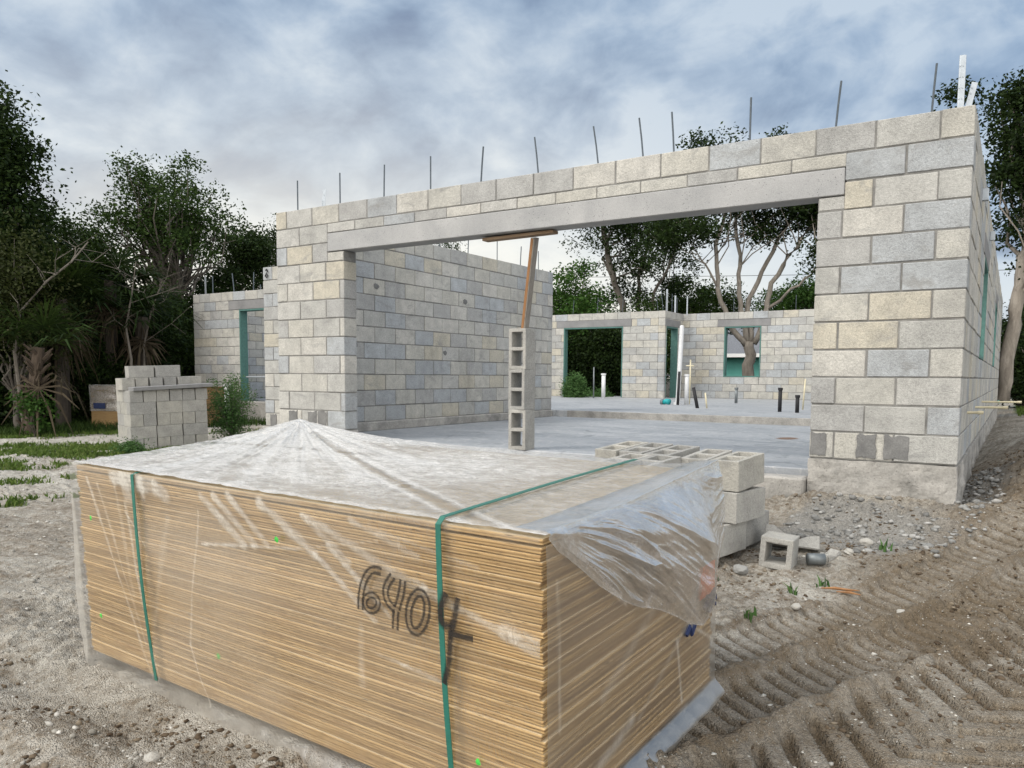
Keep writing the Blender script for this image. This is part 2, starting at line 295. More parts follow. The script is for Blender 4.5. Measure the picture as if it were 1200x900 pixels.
M_LEAFD = mat_leaf('dark green leaves', (0.008, 0.016, 0.005), (0.017, 0.033, 0.008), (0.036, 0.062, 0.015))
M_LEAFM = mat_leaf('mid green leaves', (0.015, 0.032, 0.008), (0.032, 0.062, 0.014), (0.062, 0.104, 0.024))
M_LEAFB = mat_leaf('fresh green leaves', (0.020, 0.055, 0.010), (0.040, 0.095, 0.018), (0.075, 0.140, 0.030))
M_LEAFO = mat_leaf('olive green leaves', (0.024, 0.032, 0.010), (0.040, 0.052, 0.015), (0.062, 0.070, 0.024))
M_WEED = mat_leaf('weed leaves', (0.050, 0.115, 0.035), (0.080, 0.165, 0.050), (0.12, 0.215, 0.075))
M_DEADLEAF = mat_leaf('dead palm leaf', (0.045, 0.034, 0.022), (0.07, 0.054, 0.036), (0.11, 0.088, 0.06))
M_GRASS = mat_leaf('grass blades', (0.055, 0.10, 0.020), (0.095, 0.155, 0.030), (0.16, 0.20, 0.060))
M_TEALWALL = mat_plain('teal painted wall', (0.10, 0.33, 0.29), 0.8, 0, 0.08, 3); M_ROOF = mat_plain('grey shingle roof', (0.16, 0.17, 0.19), 0.9, 0, 0.35, 14)
M_WHITE = mat_plain('white trim', (0.72, 0.73, 0.73), 0.6, 0, 0.06); M_GLASS = mat_plain('dark window glass', (0.03, 0.04, 0.05), 0.08, 0, 0.1, 2, 0.6)
M_STONE = (lambda t: (t.principled(t.mix(0.8, t.ramp(t.N('ShaderNodeNewGeometry').outputs['Random Per Island'], [(0.0, (0.20, 0.185, 0.16)), (0.35, (0.33, 0.315, 0.28)), (0.7, (0.46, 0.445, 0.41)), (1.0, (0.66, 0.64, 0.59))]), t.ramp(t.noise(t.coord('Object'), 60, 3), [(0.3, 0.7), (0.7, 1.1)]), 'MULTIPLY'), 0.95, spec=0.15), t.m)[1])(NT('limestone pebbles'))
M_RUBBLE = (lambda t: (t.principled(t.mix(0.8, t.ramp(t.N('ShaderNodeNewGeometry').outputs['Random Per Island'], [(0.0, (0.17, 0.17, 0.165)), (0.6, (0.29, 0.29, 0.28)), (1.0, (0.42, 0.415, 0.40))]), t.ramp(t.noise(t.coord('Object'), 50, 3), [(0.3, 0.7), (0.7, 1.1)]), 'MULTIPLY'), 0.95, spec=0.15), t.m)[1])(NT('broken mortar rubble'))
M_CLOD = (lambda t: (t.principled(t.ramp(t.N('ShaderNodeNewGeometry').outputs['Random Per Island'], [(0.0, (0.07, 0.05, 0.034)), (0.6, (0.13, 0.10, 0.07)), (1.0, (0.24, 0.20, 0.15))]), 0.97, spec=0.1), t.m)[1])(NT('dark soil clods'))

# ------------------------------------------------------------------ object helpers
def link(o, parent=None):
    COL.objects.link(o)
    if parent is not None: o.parent = parent
    return o
def tag(o, label=None, cat=None, group=None, kind=None):
    for k, v in (('label', label), ('category', cat), ('group', group), ('kind', kind)):
        if v: o[k] = v
    return o
def thing(name, label, cat, loc=(0, 0, 0), rotz=0.0, group=None):
    o = bpy.data.objects.new(name, None); o.empty_display_size = 0.2; link(o); o.location = loc; o.rotation_euler = (0, 0, rotz)
    return tag(o, label, cat, group)
class MB:
    def __init__(s): s.v = []; s.f = []; s.m = []
    def add(s, verts, faces, mi=0):
        b = len(s.v); s.v.extend([tuple(map(float, q)) for q in verts]); s.f.extend([tuple(i+b for i in f) for f in faces]); s.m.extend([mi]*len(faces)); return s
    def box(s, c, d, bev=0.0, mi=0, mat=None):
        x, y, z = d[0]/2, d[1]/2, d[2]/2
        if bev <= 0:
            vs_ = [(sx*x, sy*y, sz*z) for sx in (-1, 1) for sy in (-1, 1) for sz in (-1, 1)]
            fs = [(0, 1, 3, 2), (4, 6, 7, 5), (0, 4, 5, 1), (2, 3, 7, 6), (0, 2, 6, 4), (1, 5, 7, 3)]
        else:
            b = bev; vs_ = []; idx = {}
            for sx in (-1, 1):
                for sy in (-1, 1):
                    for sz in (-1, 1):
                        for ax in range(3):
                            p = [sx*(x-b), sy*(y-b), sz*(z-b)]; p[ax] = (sx*x, sy*y, sz*z)[ax]
                            idx[(sx, sy, sz, ax)] = len(vs_); vs_.append(tuple(p))
            fs = []
            def q(*ks): fs.append(tuple(idx[k] for k in ks))
            for sg in (-1, 1):
                q(*[(sg, a, c_, 0) for a, c_ in ((-1, -1), (1, -1), (1, 1), (-1, 1))][::sg]); q(*[(a, sg, c_, 1) for a, c_ in ((-1, -1), (-1, 1), (1, 1), (1, -1))][::sg]); q(*[(a, c_, sg, 2) for a, c_ in ((-1, -1), (1, -1), (1, 1), (-1, 1))][::sg])
            for a in (-1, 1):
                for c_ in (-1, 1):
                    q((-1, a, c_, 1), (1, a, c_, 1), (1, a, c_, 2), (-1, a, c_, 2)); q((a, -1, c_, 0), (a, 1, c_, 0), (a, 1, c_, 2), (a, -1, c_, 2)); q((a, c_, -1, 0), (a, c_, 1, 0), (a, c_, 1, 1), (a, c_, -1, 1))
                    for e in (-1, 1): q((a, c_, e, 0), (a, c_, e, 1), (a, c_, e, 2))
        T = [Vector(v) for v in vs_]
        if mat is not None: T = [mat @ v for v in T]
        return s.add([(v[0]+c[0], v[1]+c[1], v[2]+c[2]) for v in T], fs, mi)
    def tube(s, pts, rad, n=8, mi=0, cap=True):
        pts = [Vector(p) for p in pts]; rad = rad if hasattr(rad, '__len__') else [rad]*len(pts)
        ref = Vector((0.3, 0.2, 1)).normalized(); b = len(s.v); vs_, fs = [], []
        for i, p in enumerate(pts):
            d = (pts[min(i+1, len(pts)-1)]-pts[max(i-1, 0)]).normalized()
            a = d.cross(ref if abs(d.dot(ref)) < 0.95 else Vector((1, 0, 0))).normalized(); c = d.cross(a)
            for k in range(n):
                t = 2*math.pi*k/n; vs_.append(p+(a*math.cos(t)+c*math.sin(t))*rad[i])
        for i in range(len(pts)-1):
            for k in range(n): fs.append((i*n+k, i*n+(k+1) % n, (i+1)*n+(k+1) % n, (i+1)*n+k))
        if cap: fs.append(tuple(range(n))[::-1]); fs.append(tuple((len(pts)-1)*n+k for k in range(n)))
        return s.add(vs_, fs, mi)
    def build(s, name, mats, parent=None, smooth=False):
        me = bpy.data.meshes.new(name); me.from_pydata(s.v, [], s.f)
        mats = mats if isinstance(mats, (list, tuple)) else [mats]
        for m in mats: me.materials.append(m)
        if len(mats) > 1: me.polygons.foreach_set('material_index', s.m)
        if smooth: me.polygons.foreach_set('use_smooth', [True]*len(me.polygons))
        me.validate(); me.update()
        bm = bmesh.new(); bm.from_mesh(me); bmesh.ops.recalc_face_normals(bm, faces=bm.faces); bm.to_mesh(me); bm.free()
        return link(bpy.data.objects.new(name, me), parent)
def np_mesh(name, V, F, mat, parent=None, smooth=False, attrs=None):
    """V (n,3) array, F (m,k) array of equal-size faces"""
    me = bpy.data.meshes.new(name); V = np.asarray(V, np.float32); F = np.asarray(F, np.int32); k = F.shape[1]
    me.vertices.add(len(V)); me.vertices.foreach_set('co', V.ravel()); me.loops.add(F.size); me.loops.foreach_set('vertex_index', F.ravel())
    me.polygons.add(len(F)); me.polygons.foreach_set('loop_start', np.arange(0, F.size, k, dtype=np.int32)); me.polygons.foreach_set('loop_total', np.full(len(F), k, np.int32))
    if smooth: me.polygons.foreach_set('use_smooth', np.ones(len(F), bool))
    me.materials.append(mat); me.update(calc_edges=True)
    for a, d in (attrs or {}).items():
        at = me.attributes.new(a, 'FLOAT', 'POINT'); at.data.foreach_set('value', np.asarray(d, np.float32))
    return link(bpy.data.objects.new(name, me), parent)
def copy_thing(root, loc, rot=None, scale=None, label=None, group=None):
    r = root.copy(); COL.objects.link(r); r.location = loc
    if rot is not None: r.rotation_euler = rot if hasattr(rot, '__len__') else (0, 0, rot)
    if scale is not None: r.scale = scale if hasattr(scale, '__len__') else (scale,)*3
    if label: r['label'] = label
    if group: r['group'] = group
    for ch in list(root.children):
        c = ch.copy(); COL.objects.link(c); c.parent = r
        for g in list(ch.children):
            d = g.copy(); COL.objects.link(d); d.parent = c
    return r

# smooth value noise for heights
_P = np.random.default_rng(5).random((256, 256))
def vnoise(x, y):
    xi, yi = np.floor(x).astype(int), np.floor(y).astype(int); fx, fy = x-xi, y-yi
    fx, fy = fx*fx*(3-2*fx), fy*fy*(3-2*fy); g = lambda i, j: _P[i & 255, j & 255]
    return (g(xi, yi)*(1-fx)+g(xi+1, yi)*fx)*(1-fy)+(g(xi, yi+1)*(1-fx)+g(xi+1, yi+1)*fx)*fy
def fbm(x, y, o=4, r=0.5):
    s, a, t = 0.0, 1.0, 0.0
    for i in range(o): s = s+a*vnoise(x*2**i+17.3*i, y*2**i+5.1*i); t += a; a *= r
    return s/t
def sstep(a, b, x): t = np.clip((x-a)/(b-a), 0, 1); return t*t*(3-2*t)
def bumpf(x, y, cx, cy, rx, ry): return np.exp(-(((x-cx)/rx)**2+((y-cy)/ry)**2))

# ------------------------------------------------------------------ ground
L = 6.876                                   # width of the garage front
TRACKS = [((7.62, 0.70), (6.05, -2.95), 0.15, 'bar'), ((7.98, 0.62), (6.22, -3.55), 0.15, 'bar'), ((7.95, -0.55), (6.62, -4.05), 0.36, 'chev')]
def track_coords(x, y, a, b):
    d = np.array(b)-np.array(a); ln = np.hypot(*d); d /= ln; px, py = x-a[0], y-a[1]
    s = px*d[0]+py*d[1]; curve = 0.05*np.sin(s*0.9); return s, px*d[1]-py*d[0]+curve, ln
def terrain(x, y, want=False):
    groove = 0*np.asarray(x, float); tread = groove
    x, y = np.asarray(x, float), np.asarray(y, float)
    z = -0.70+0*x
    z = z+0.10*sstep(-4.6, -1.8, y)+0.12*sstep(-1.9, -0.4, y)*sstep(3.0, 5.5, x)
    z = z+0.22*sstep(-1.2, 2.5, y)*sstep(6.3, 7.2, x)+0.10*sstep(1.5, 9, y)*sstep(6.3, 7.5, x)
    z = z+0.16*sstep(1.0, 6.0, y)*sstep(0, -4, x)
    z = z+0.30*bumpf(x, y, 7.55, 3.4, 0.55, 2.2)+0.24*bumpf(x, y, 7.35, 1.0, 0.34, 0.9)+0.23*bumpf(x, y, 6.3, -0.08, 1.15, 0.34)
    z = z-0.10*bumpf(x, y, 4.2, -5.1, 1.6, 0.10)*(1-0.4*sstep(4.8, 5.4, x))-0.07*bumpf(x, y, 3.0, -4.55, 2.4, 0.13)+0.05*bumpf(x, y, 3.3, -4.85, 1.8, 0.13)
    far = sstep(9, 30, np.hypot(x-5, y+2))
    z = z*(1-far)+far*(-0.62+0.30*sstep(0, 25, y)*sstep(0, 8, x))
    near = 1-far*0.85
    z = z+near*0.08*(fbm(x*0.9, y*0.9, 3)-0.5)
    rough = sstep(0.46, 0.6, fbm(x*1.3+40, y*1.3+3, 3))
    nz = near*(0.050*(fbm(x*3.1+9, y*3.1, 4, 0.55)-0.5)+0.045*(fbm(x*11, y*11+4, 4, 0.62)-0.5)+rough*0.075*(fbm(x*21+3, y*21, 3, 0.7)-0.45))
    wsum = 0*x
    for a, b, hw, kind in TRACKS:
        s, t, ln = track_coords(x, y, a, b); w = 1-sstep(hw*0.86, hw*1.12, np.abs(t)); w = w*sstep(0, 0.6, s)*(1-sstep(ln-0.3, ln+0.5, s))
        pitch = 0.095 if kind == 'bar' else 0.155
        ph = (s+(0.22*t if kind == 'bar' else 0.85*np.abs(t)))/pitch+0.25*(fbm(x*2, y*2, 2)-0.5)
        q = np.abs((ph % 1)-0.5)*2; wear = .35+.65*sstep(0.30, 0.5, fbm(x*1.7+70, y*1.7, 3))
        if kind == 'bar': flat = -0.020-0.028*wear*sstep(0.60, 0.76, q)
        else: flat = -0.014-0.046*(.35+.65*wear)*sstep(0.56, 0.72, q)
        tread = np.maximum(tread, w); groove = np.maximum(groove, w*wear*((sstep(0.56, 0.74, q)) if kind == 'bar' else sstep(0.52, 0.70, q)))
        z = z+w*flat; wsum = np.maximum(wsum, w)
        z = z+0.022*np.exp(-((np.abs(t)-hw*1.2)/0.05)**2)*sstep(0.0, 0.5, s)*(0.3+1.2*fbm(x*6, y*6, 3))*0.8
    z = z+nz*(1-0.88*wsum)
    # cut away below the house slabs
    ins = sstep(0.02, 0.12, x)*(1-sstep(L-0.14, L-0.06, x))*sstep(0.10, 0.22, y)
    ins2 = sstep(-8.9, -8.6, x)*(1-sstep(L-0.14, L-0.06, x))*sstep(5.55, 5.8, y)*(1-sstep(16.0, 16.2, y))
    k = np.maximum(ins, ins2); z = z*(1-k)+np.minimum(z, -0.55)*k
    return (z, groove, tread) if want else z
def axis(lo, hi, fine, n_out):
    a = []; x = lo
    for (p0, p1, st) in fine: a.extend(np.arange(p0, p1, st))
    a = np.array(sorted(a)); o = np.geomspace(0.25, 500, n_out)
    return np.unique(np.concatenate([a[0]-o[::-1], a, a[-1]+o]))
gx = axis(0, 0, [(-7, 2.5, 0.07), (2.5, 5.9, 0.018), (5.9, 7.75, 0.0105), (7.75, 8.4, 0.02), (8.4, 10.5, 0.05)], 42); gy = axis(0, 0, [(-6.2, -4.9, 0.03), (-4.9, -3.9, 0.0165), (-3.9, 0.6, 0.0105), (0.6, 4.0, 0.05), (4, 8, 0.1)], 42)
X, Y = np.meshgrid(gx, gy); Z, GROOVE_SHADE, TV = terrain(X, Y, True); V = np.stack([X, Y, Z], -1).reshape(-1, 3)
nx, ny = len(gx), len(gy); ii = (np.arange(ny-1)[:, None]*nx+np.arange(nx-1)[None]).ravel(); F = np.stack([ii, ii+1, ii+nx+1, ii+nx], 1)
xs, ys = V[:, 0], V[:, 1]
GRASS_PATCH = [(-5.0, 0.0, 2.8, 1.3, 1.2), (-8.6, 1.5, 3.4, 0.95, 1.05), (-0.55, -2.45, 1.0, 0.20, 1.1), (-1.9, -1.7, 0.8, 0.35, 0.7), (-5.3, 3.1, 1.2, 0.5, 0.9), (-3.3, -1.2, .9, .35, .8), (-4.4, 2.0, .8, .3, .8)]
def grassiness(x, y):
    g = 0*x
    for cx, cy, a, b, w in GRASS_PATCH:
        dx, dy = x-cx, y-cy; c, s = math.cos(R(58)), math.sin(R(58)); u, v = dx*c+dy*s, -dx*s+dy*c
        g = np.maximum(g, w*np.exp(-(u/a)**2-(v/b)**2))
    g = g+1.1*(fbm(x*1.5+8, y*1.5, 4, .6)-0.5); return sstep(0.36, 0.75, g)*sstep(.34, .56, fbm(x*3.7+2, y*3.7, 3, .6))
lawn = sstep(7.0, 7.5, xs)*sstep(15, 18, ys)
GR = np.maximum(grassiness(xs, ys)*0.8, lawn)
soil = sstep(0.47, 0.60, fbm(xs*1.1+21, ys*1.1, 4, 0.6)); soil = np.maximum(soil*0.75, sstep(0.3, 0.75, bumpf(xs, ys, 7.3, 1.2, 0.75, 3.2)+0.5*(fbm(xs*3, ys*3, 3)-0.5)))
side = sstep(5.9, 6.6, xs)*(1-sstep(6, 12, ys)); soil = np.maximum(soil*0.55, 0.24*side)
for a, b, hw, kind in TRACKS:
    s, t, ln = track_coords(xs, ys, a, b)
    if kind == 'bar': berm = np.exp(-((np.abs(t)-hw*1.15)/0.07)**2)*sstep(0, .4, s); soil = np.maximum(soil, 0.62*berm*sstep(0.38, 0.6, fbm(xs*4, ys*4, 3)))
soil = np.maximum(soil, 0.95*bumpf(xs, ys, 4.5, -5.0, 1.3, 0.09)*sstep(.3, .5, fbm(xs*5, ys*5, 3)))
soil = soil*(1-.75*TV.ravel()); soil = np.maximum(soil, 0.80*GROOVE_SHADE.ravel()); soil = np.maximum(soil, 0.75*sstep(0.35, 0.7, bumpf(xs, ys, 6.98, -1.95, 0.30, 0.5)+0.6*(fbm(xs*6, ys*6, 3)-0.5)))  # tread grooves: weak shading deepened by shade put into the soil colour
rubz = sstep(0.25, 0.6, bumpf(xs, ys, 6.35, -0.55, 0.55, 0.45)+bumpf(xs, ys, 7.0, 0.9, 0.22, 0.9)+0.5*(fbm(xs*4, ys*4, 3)-0.5))
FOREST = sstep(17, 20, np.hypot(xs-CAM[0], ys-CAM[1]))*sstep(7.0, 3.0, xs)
def mat_ground():
    t = NT('crushed limestone ground'); v = t.coord('Position')
    n0 = t.noise(v, 0.8, 5, 0.6); n1 = t.noise(v, 4.5, 5, 0.62); n2 = t.noise(v, 24, 5, 0.65); n3 = t.noise(v, 120, 3, 0.7)
    c = t.mix(t.ramp(n1, [(0.35, 0.0), (0.65, 1.0)]), (0.31, 0.285, 0.245), (0.47, 0.445, 0.395)); c = t.mix(t.math('MULTIPLY', t.attr('pale'), t.ramp(n1, [(0.3, 0.2), (0.6, 0.9)])), c, (0.62, 0.60, 0.55))
    c = t.mix(t.ramp(n2, [(0.47, 0.0), (0.68, 0.7)]), c, (0.22, 0.185, 0.14))
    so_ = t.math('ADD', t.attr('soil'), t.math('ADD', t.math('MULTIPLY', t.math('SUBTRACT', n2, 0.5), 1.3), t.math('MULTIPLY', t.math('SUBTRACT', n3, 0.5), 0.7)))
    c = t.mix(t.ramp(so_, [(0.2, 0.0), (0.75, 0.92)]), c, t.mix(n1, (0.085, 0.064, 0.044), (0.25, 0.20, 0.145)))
    rb = t.math('ADD', t.attr('rubble'), t.math('MULTIPLY', t.math('SUBTRACT', n2, 0.5), 1.6)); c = t.mix(t.ramp(rb, [(0.3, 0.0), (0.9, 0.8)]), c, t.mix(n2, (0.17, 0.165, 0.155), (0.40, 0.395, 0.375)))
    c = t.mix(t.math('MULTIPLY', t.attr('earth'), t.ramp(n1, [(0.25, 1.0), (0.75, 0.55)])), c, t.mix(n2, (0.105, 0.078, 0.050), (0.25, 0.198, 0.135)))
    # shell grit: pale flecks of crushed shell and dark crumbs
    vor = t.N('ShaderNodeTexVoronoi', feature='F1'); t.l.new(v, vor.inputs['Vector']); vor.inputs['Scale'].default_value = 95; vor.inputs['Randomness'].default_value = 1.0
    sp = t.math('MULTIPLY', t.ramp(vor.outputs['Distance'], [(0.16, 1.0), (0.34, 0.0)]), t.ramp(vor.outputs['Color'], [(0.72, 0.0), (0.8, 1.0)]))
    sp = t.math('MULTIPLY', sp, t.math('SUBTRACT', 1.0, t.math('MULTIPLY', t.attr('soil'), 0.75)))
    c = t.mix(sp, c, (0.66, 0.635, 0.57))
    c = t.mix(0.75, c, t.ramp(n3, [(0.25, 0.6), (0.55, 1.0), (0.8, 1.2)]), 'MULTIPLY')
    g = t.math('ADD', t.attr('grass'), t.math('MULTIPLY', t.math('SUBTRACT', n2, 0.5), 0.6)); c = t.mix(t.ramp(g, [(0.3, 0.0), (0.7, 0.9)]), c, t.mix(n1, (0.045, 0.075, 0.018), (0.085, 0.12, 0.03)))
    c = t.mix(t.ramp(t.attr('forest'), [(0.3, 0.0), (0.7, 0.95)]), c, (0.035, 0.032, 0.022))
    gr = t.vor(v, 150); n4 = t.noise(v, 60, 3, 0.7)
    c = t.mix(0.7, c, t.ramp(n4, [(0.3, 0.62), (0.5, 1.0), (0.72, 1.22)]), 'MULTIPLY')
    h = t.math('ADD', t.math('ADD', t.math('MULTIPLY', n2, 0.55), t.math('MULTIPLY', n4, 0.6)), t.math('ADD', t.math('MULTIPLY', sp, 0.35), t.math('MULTIPLY', gr, -0.5)))
    t.principled(c, 0.95, t.bump(h, 1.0, 0.016), spec=0.15); return t.m
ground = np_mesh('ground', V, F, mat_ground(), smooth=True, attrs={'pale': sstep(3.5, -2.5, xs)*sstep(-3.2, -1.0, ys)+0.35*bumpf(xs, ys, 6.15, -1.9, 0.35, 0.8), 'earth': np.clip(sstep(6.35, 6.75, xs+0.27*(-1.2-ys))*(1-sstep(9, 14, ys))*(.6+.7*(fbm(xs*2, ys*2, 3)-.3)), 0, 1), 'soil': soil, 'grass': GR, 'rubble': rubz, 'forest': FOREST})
tag(ground, kind='structure')

# ------------------------------------------------------------------ house shell
BL, BH, BT = 0.4064, 0.2032, 0.194
house = thing('unfinished_house', 'roofless grey concrete block house shell with wide garage opening', 'unfinished house', (0, 0, 0))
JR = random.Random(3)
def block_wall(a, d, length, z0, n, openings=(), phase=0, flip=False, extra=None, skip=None):
    """courses of blocks along direction d from point a; thickness grows to the left of d"""
    mb = MB(); dx, dy = d; nxv, nyv = -dy, dx
    rot = Matrix(((dx, nxv, 0), (dy, nyv, 0), (0, 0, 1)))
    def put(u0, u1, z_0, z_1, mi, inset):
        c = ((u0+u1)/2, BT/2, (z_0+z_1)/2); w = rot @ Vector(c)
        if mi == 0:
            j = (JR.uniform(-.003, .003), JR.uniform(-.0035, .0035), JR.uniform(-.0025, .0025)); w = rot @ Vector((c[0]+j[0], c[1]+j[1], c[2]+j[2]))
            tilt = rot @ Matrix.Rotation(JR.uniform(-.006, .006), 3, 'Y')
            mb.box((a[0]+w.x, a[1]+w.y, w.z), (u1-u0, BT, z_1-z_0), 0.0045, 0, tilt)
        else: mb.box((a[0]+w.x, a[1]+w.y, w.z), (u1-u0, BT-2*inset, z_1-z_0), 0, 1, rot)
    for k in range(n):
        za, zb = z0+k*BH, z0+(k+1)*BH; zm = (za+zb)/2
        spans = [(0.0, length)]
        for (o0, o1, p0, p1) in openings:
            if p0 < zm < p1:
                ns = []
                for s0, s1 in spans:
                    if o1 <= s0 or o0 >= s1: ns.append((s0, s1)); continue
                    if o0 > s0: ns.append((s0, o0))
                    if o1 < s1: ns.append((o1, s1))
                spans = ns
        off = (BL/2 if (k+phase) % 2 else 0.0)
        for s0, s1 in spans:
            if s1-s0 < 0.03: continue
            js = [s0]; u = off-BL if not flip else (length-off) % BL-BL
            while u < s1:
                if u > s0+0.06 and u < s1-0.06: js.append(u)
                u += BL
            js.append(s1)
            for p, q in zip(js[:-1], js[1:]):
                put(p+(0.006 if p > s0 else 0), q-(0.006 if q < s1 else 0), za+0.006, zb-0.006, 0, 0)
            put(s0+0.006, s1-0.006, za, zb-(0.006 if k == n-1 else 0), 1, 0.007)
    for (u0, u1, p0, p1) in (extra or []):
        put(u0+0.004, u1-0.004, p0+0.005, p1-0.004, 0, 0)
        put(u0, u1, p0, p1, 1, 0.007)
    return mb
H = 12*BH
# garage front: lintel sits half a course low, with a row of half-height blocks above it
LX0, LX1 = 0.81, L-0.80; PL, PR = 1.05, L-0.985; LZ0, LZ1 = H-2.5*BH, H-1.5*BH
halfrow = []; u = LX0
while u < LX1-0.05:
    e = min(u+BL, LX1); e = LX1 if LX1-e < 0.15 else e; halfrow.append((u, e, LZ1, H-BH)); u = e
halfrow += [(LX0, PL, H-3*BH, LZ0), (PR, LX1, H-3*BH, LZ0)]
front = block_wall((0, 0), (1, 0), L, 0, 12, [(LX0, LX1, H-3*BH, H-BH), (PL, PR, -1, H-2.9*BH)], 0, True, halfrow)
front.build('block_wall', [M_BLOCK, M_MORTAR], house)
lin = MB().box(((LX0+LX1)/2, BT/2-0.002, (LZ0+LZ1)/2+0.001), (LX1-LX0-0.012, BT+0.012, BH-0.01), 0.006).build('lintel', M_LINTEL, house)
# left wall of the garage and the long right wall
block_wall((0.194, 0.199), (0, 1), 5.85, 0, 12, (), 1).build('block_wall', [M_BLOCK, M_MORTAR], house)
W1, W2 = (2.8, 4.0), (8.6, 9.8)
block_wall((L, 0.199), (0, 1), 15.85, 0, 12, [(*W1, 4*BH, 10*BH), (*W2, 4*BH, 10*BH)], 1).build('block_wall', [M_BLOCK, M_MORTAR], house)
def frame(cx, cy, d, u0, u1, z0, z1, name, sill=True, t=0.035, dep=0.2):
    """treated timber buck lining an opening"""
    dx, dy = d; rot = Matrix(((dx, -dy, 0), (dy, dx, 0), (0, 0, 1))); mb = MB()
    def b(ua, ub, za, zb):
        w = rot @ Vector(((ua+ub)/2, BT/2, (za+zb)/2)); mb.box((cx+w.x, cy+w.y, w.z), (ub-ua, dep, zb-za), 0.003, 0, rot)
    b(u0+.002, u0+t, z0, z1); b(u1-t, u1-.002, z0, z1); b(u0+t, u1-t, z1-t, z1-.002)
    if sill: b(u0+t, u1-t, z0+.002, z0+t)
    return mb.build(name, M_BUCK, house)
def lintel(cx, cy, d, u0, u1, z0, z1, dark=True):
    dx, dy = d; rot = Matrix(((dx, -dy, 0), (dy, dx, 0), (0, 0, 1))); w = rot @ Vector(((u0+u1)/2, BT/2, (z0+z1)/2))
    return MB().box((cx+w.x, cy+w.y, w.z), (u1-u0, BT+0.012, z1-z0-0.006), 0.006, 0, rot).build('lintel', M_LINTEL2 if dark else M_LINTEL, house)
for w in (W1, W2):
    frame(L, 0.199, (0, 1), w[0], w[1], 4*BH, 9*BH, 'window_frame'); lintel(L, 0.199, (0, 1), w[0]-.2, w[1]+.2, 9*BH, 10*BH)
# rear of the house: wall with the wide opening, its return with a door, and the window wall
YB, XR, YW = 14.55, -1.05, 15.95
block_wall((-8.8, YB), (1, 0), XR+8.8-0.199, 0, 12, [(-4.25+8.8, -2.32+8.8, -1, 10*BH), (-4.5+8.8, -2.05+8.8, 10*BH, 11*BH)], 0).build('block_wall', [M_BLOCK, M_MORTAR], house)
lintel(-8.8, YB, (1, 0), 4.305, 6.745, 10*BH, 11*BH, True)
frame(-8.8, YB, (1, 0), 4.55, 6.48, 0.0, 10*BH, 'door_frame', False)
RD = (0.12, 1.0)
block_wall((XR, YB), (0, 1), YW-YB+0.19, 0, 12, [(RD[0]+.0, RD[1], -1, 10*BH)], 1).build('block_wall', [M_BLOCK, M_MORTAR], house)
lintel(XR, YB, (0, 1), 0.005, RD[1]+.2, 9.9*BH, 10.9*BH); frame(XR, YB, (0, 1), RD[0], RD[1], 0.0, 9.9*BH, 'door_frame', False)
wx0, wx1 = 0.18-XR, 1.22-XR
block_wall((XR, YW), (1, 0), L-XR-0.2, 0, 12, [(wx0, wx1, 2.5*BH, 9.9*BH), (wx0-.2, wx1+.25, 9.9*BH, 10.9*BH)], 1).build('block_wall', [M_BLOCK, M_MORTAR], house)
lintel(XR, YW, (1, 0), wx0-.2, wx1+.25, 10*BH-.002, 11*BH-.004); frame(XR, YW, (1, 0), wx0, wx1, 3*BH, 10*BH, 'window_frame')
# left wing
YL, XL = 5.35, -9.05
ox0, ox1 = 1.62, 2.62
block_wall((XL, YL), (1, 0), 7.6, 0, 12, [(ox0, ox1, -1, 9.9*BH), (ox0-.35, ox1+.3, 9.9*BH, 10.9*BH)], 0).build('block_wall', [M_BLOCK, M_MORTAR], house)
lintel(XL, YL, (1, 0), ox0-.35, ox1+.3, 10*BH-.002, 11*BH-.004); frame(XL, YL, (1, 0), ox0, ox1, 0.0, 10*BH, 'door_frame', False)
block_wall((XL+BT, YL+0.199), (0, 1), YB-YL, 0, 12, (), 1).build('block_wall', [M_BLOCK, M_MORTAR], house)
block_wall((-2.62, 2.0), (1, 0), BL, -0.2, 12, (), 0).build('block_wall', [M_BLOCK, M_MORTAR], house)
mk = MB(); mk.tube([(-2.545, 1.985, 2.185), (-2.52, 1.985, 2.20), (-2.50, 1.985, 2.17), (-2.53, 1.985, 2.13), (-2.55, 1.985, 2.10), (-2.52, 1.985, 2.075), (-2.495, 1.985, 2.10), (-2.53, 1.985, 2.13)], 0.011, 5)
o = mk.build('paint_mark', M_PIPEBK, house); o['label'] = 'black spray squiggle on top block'
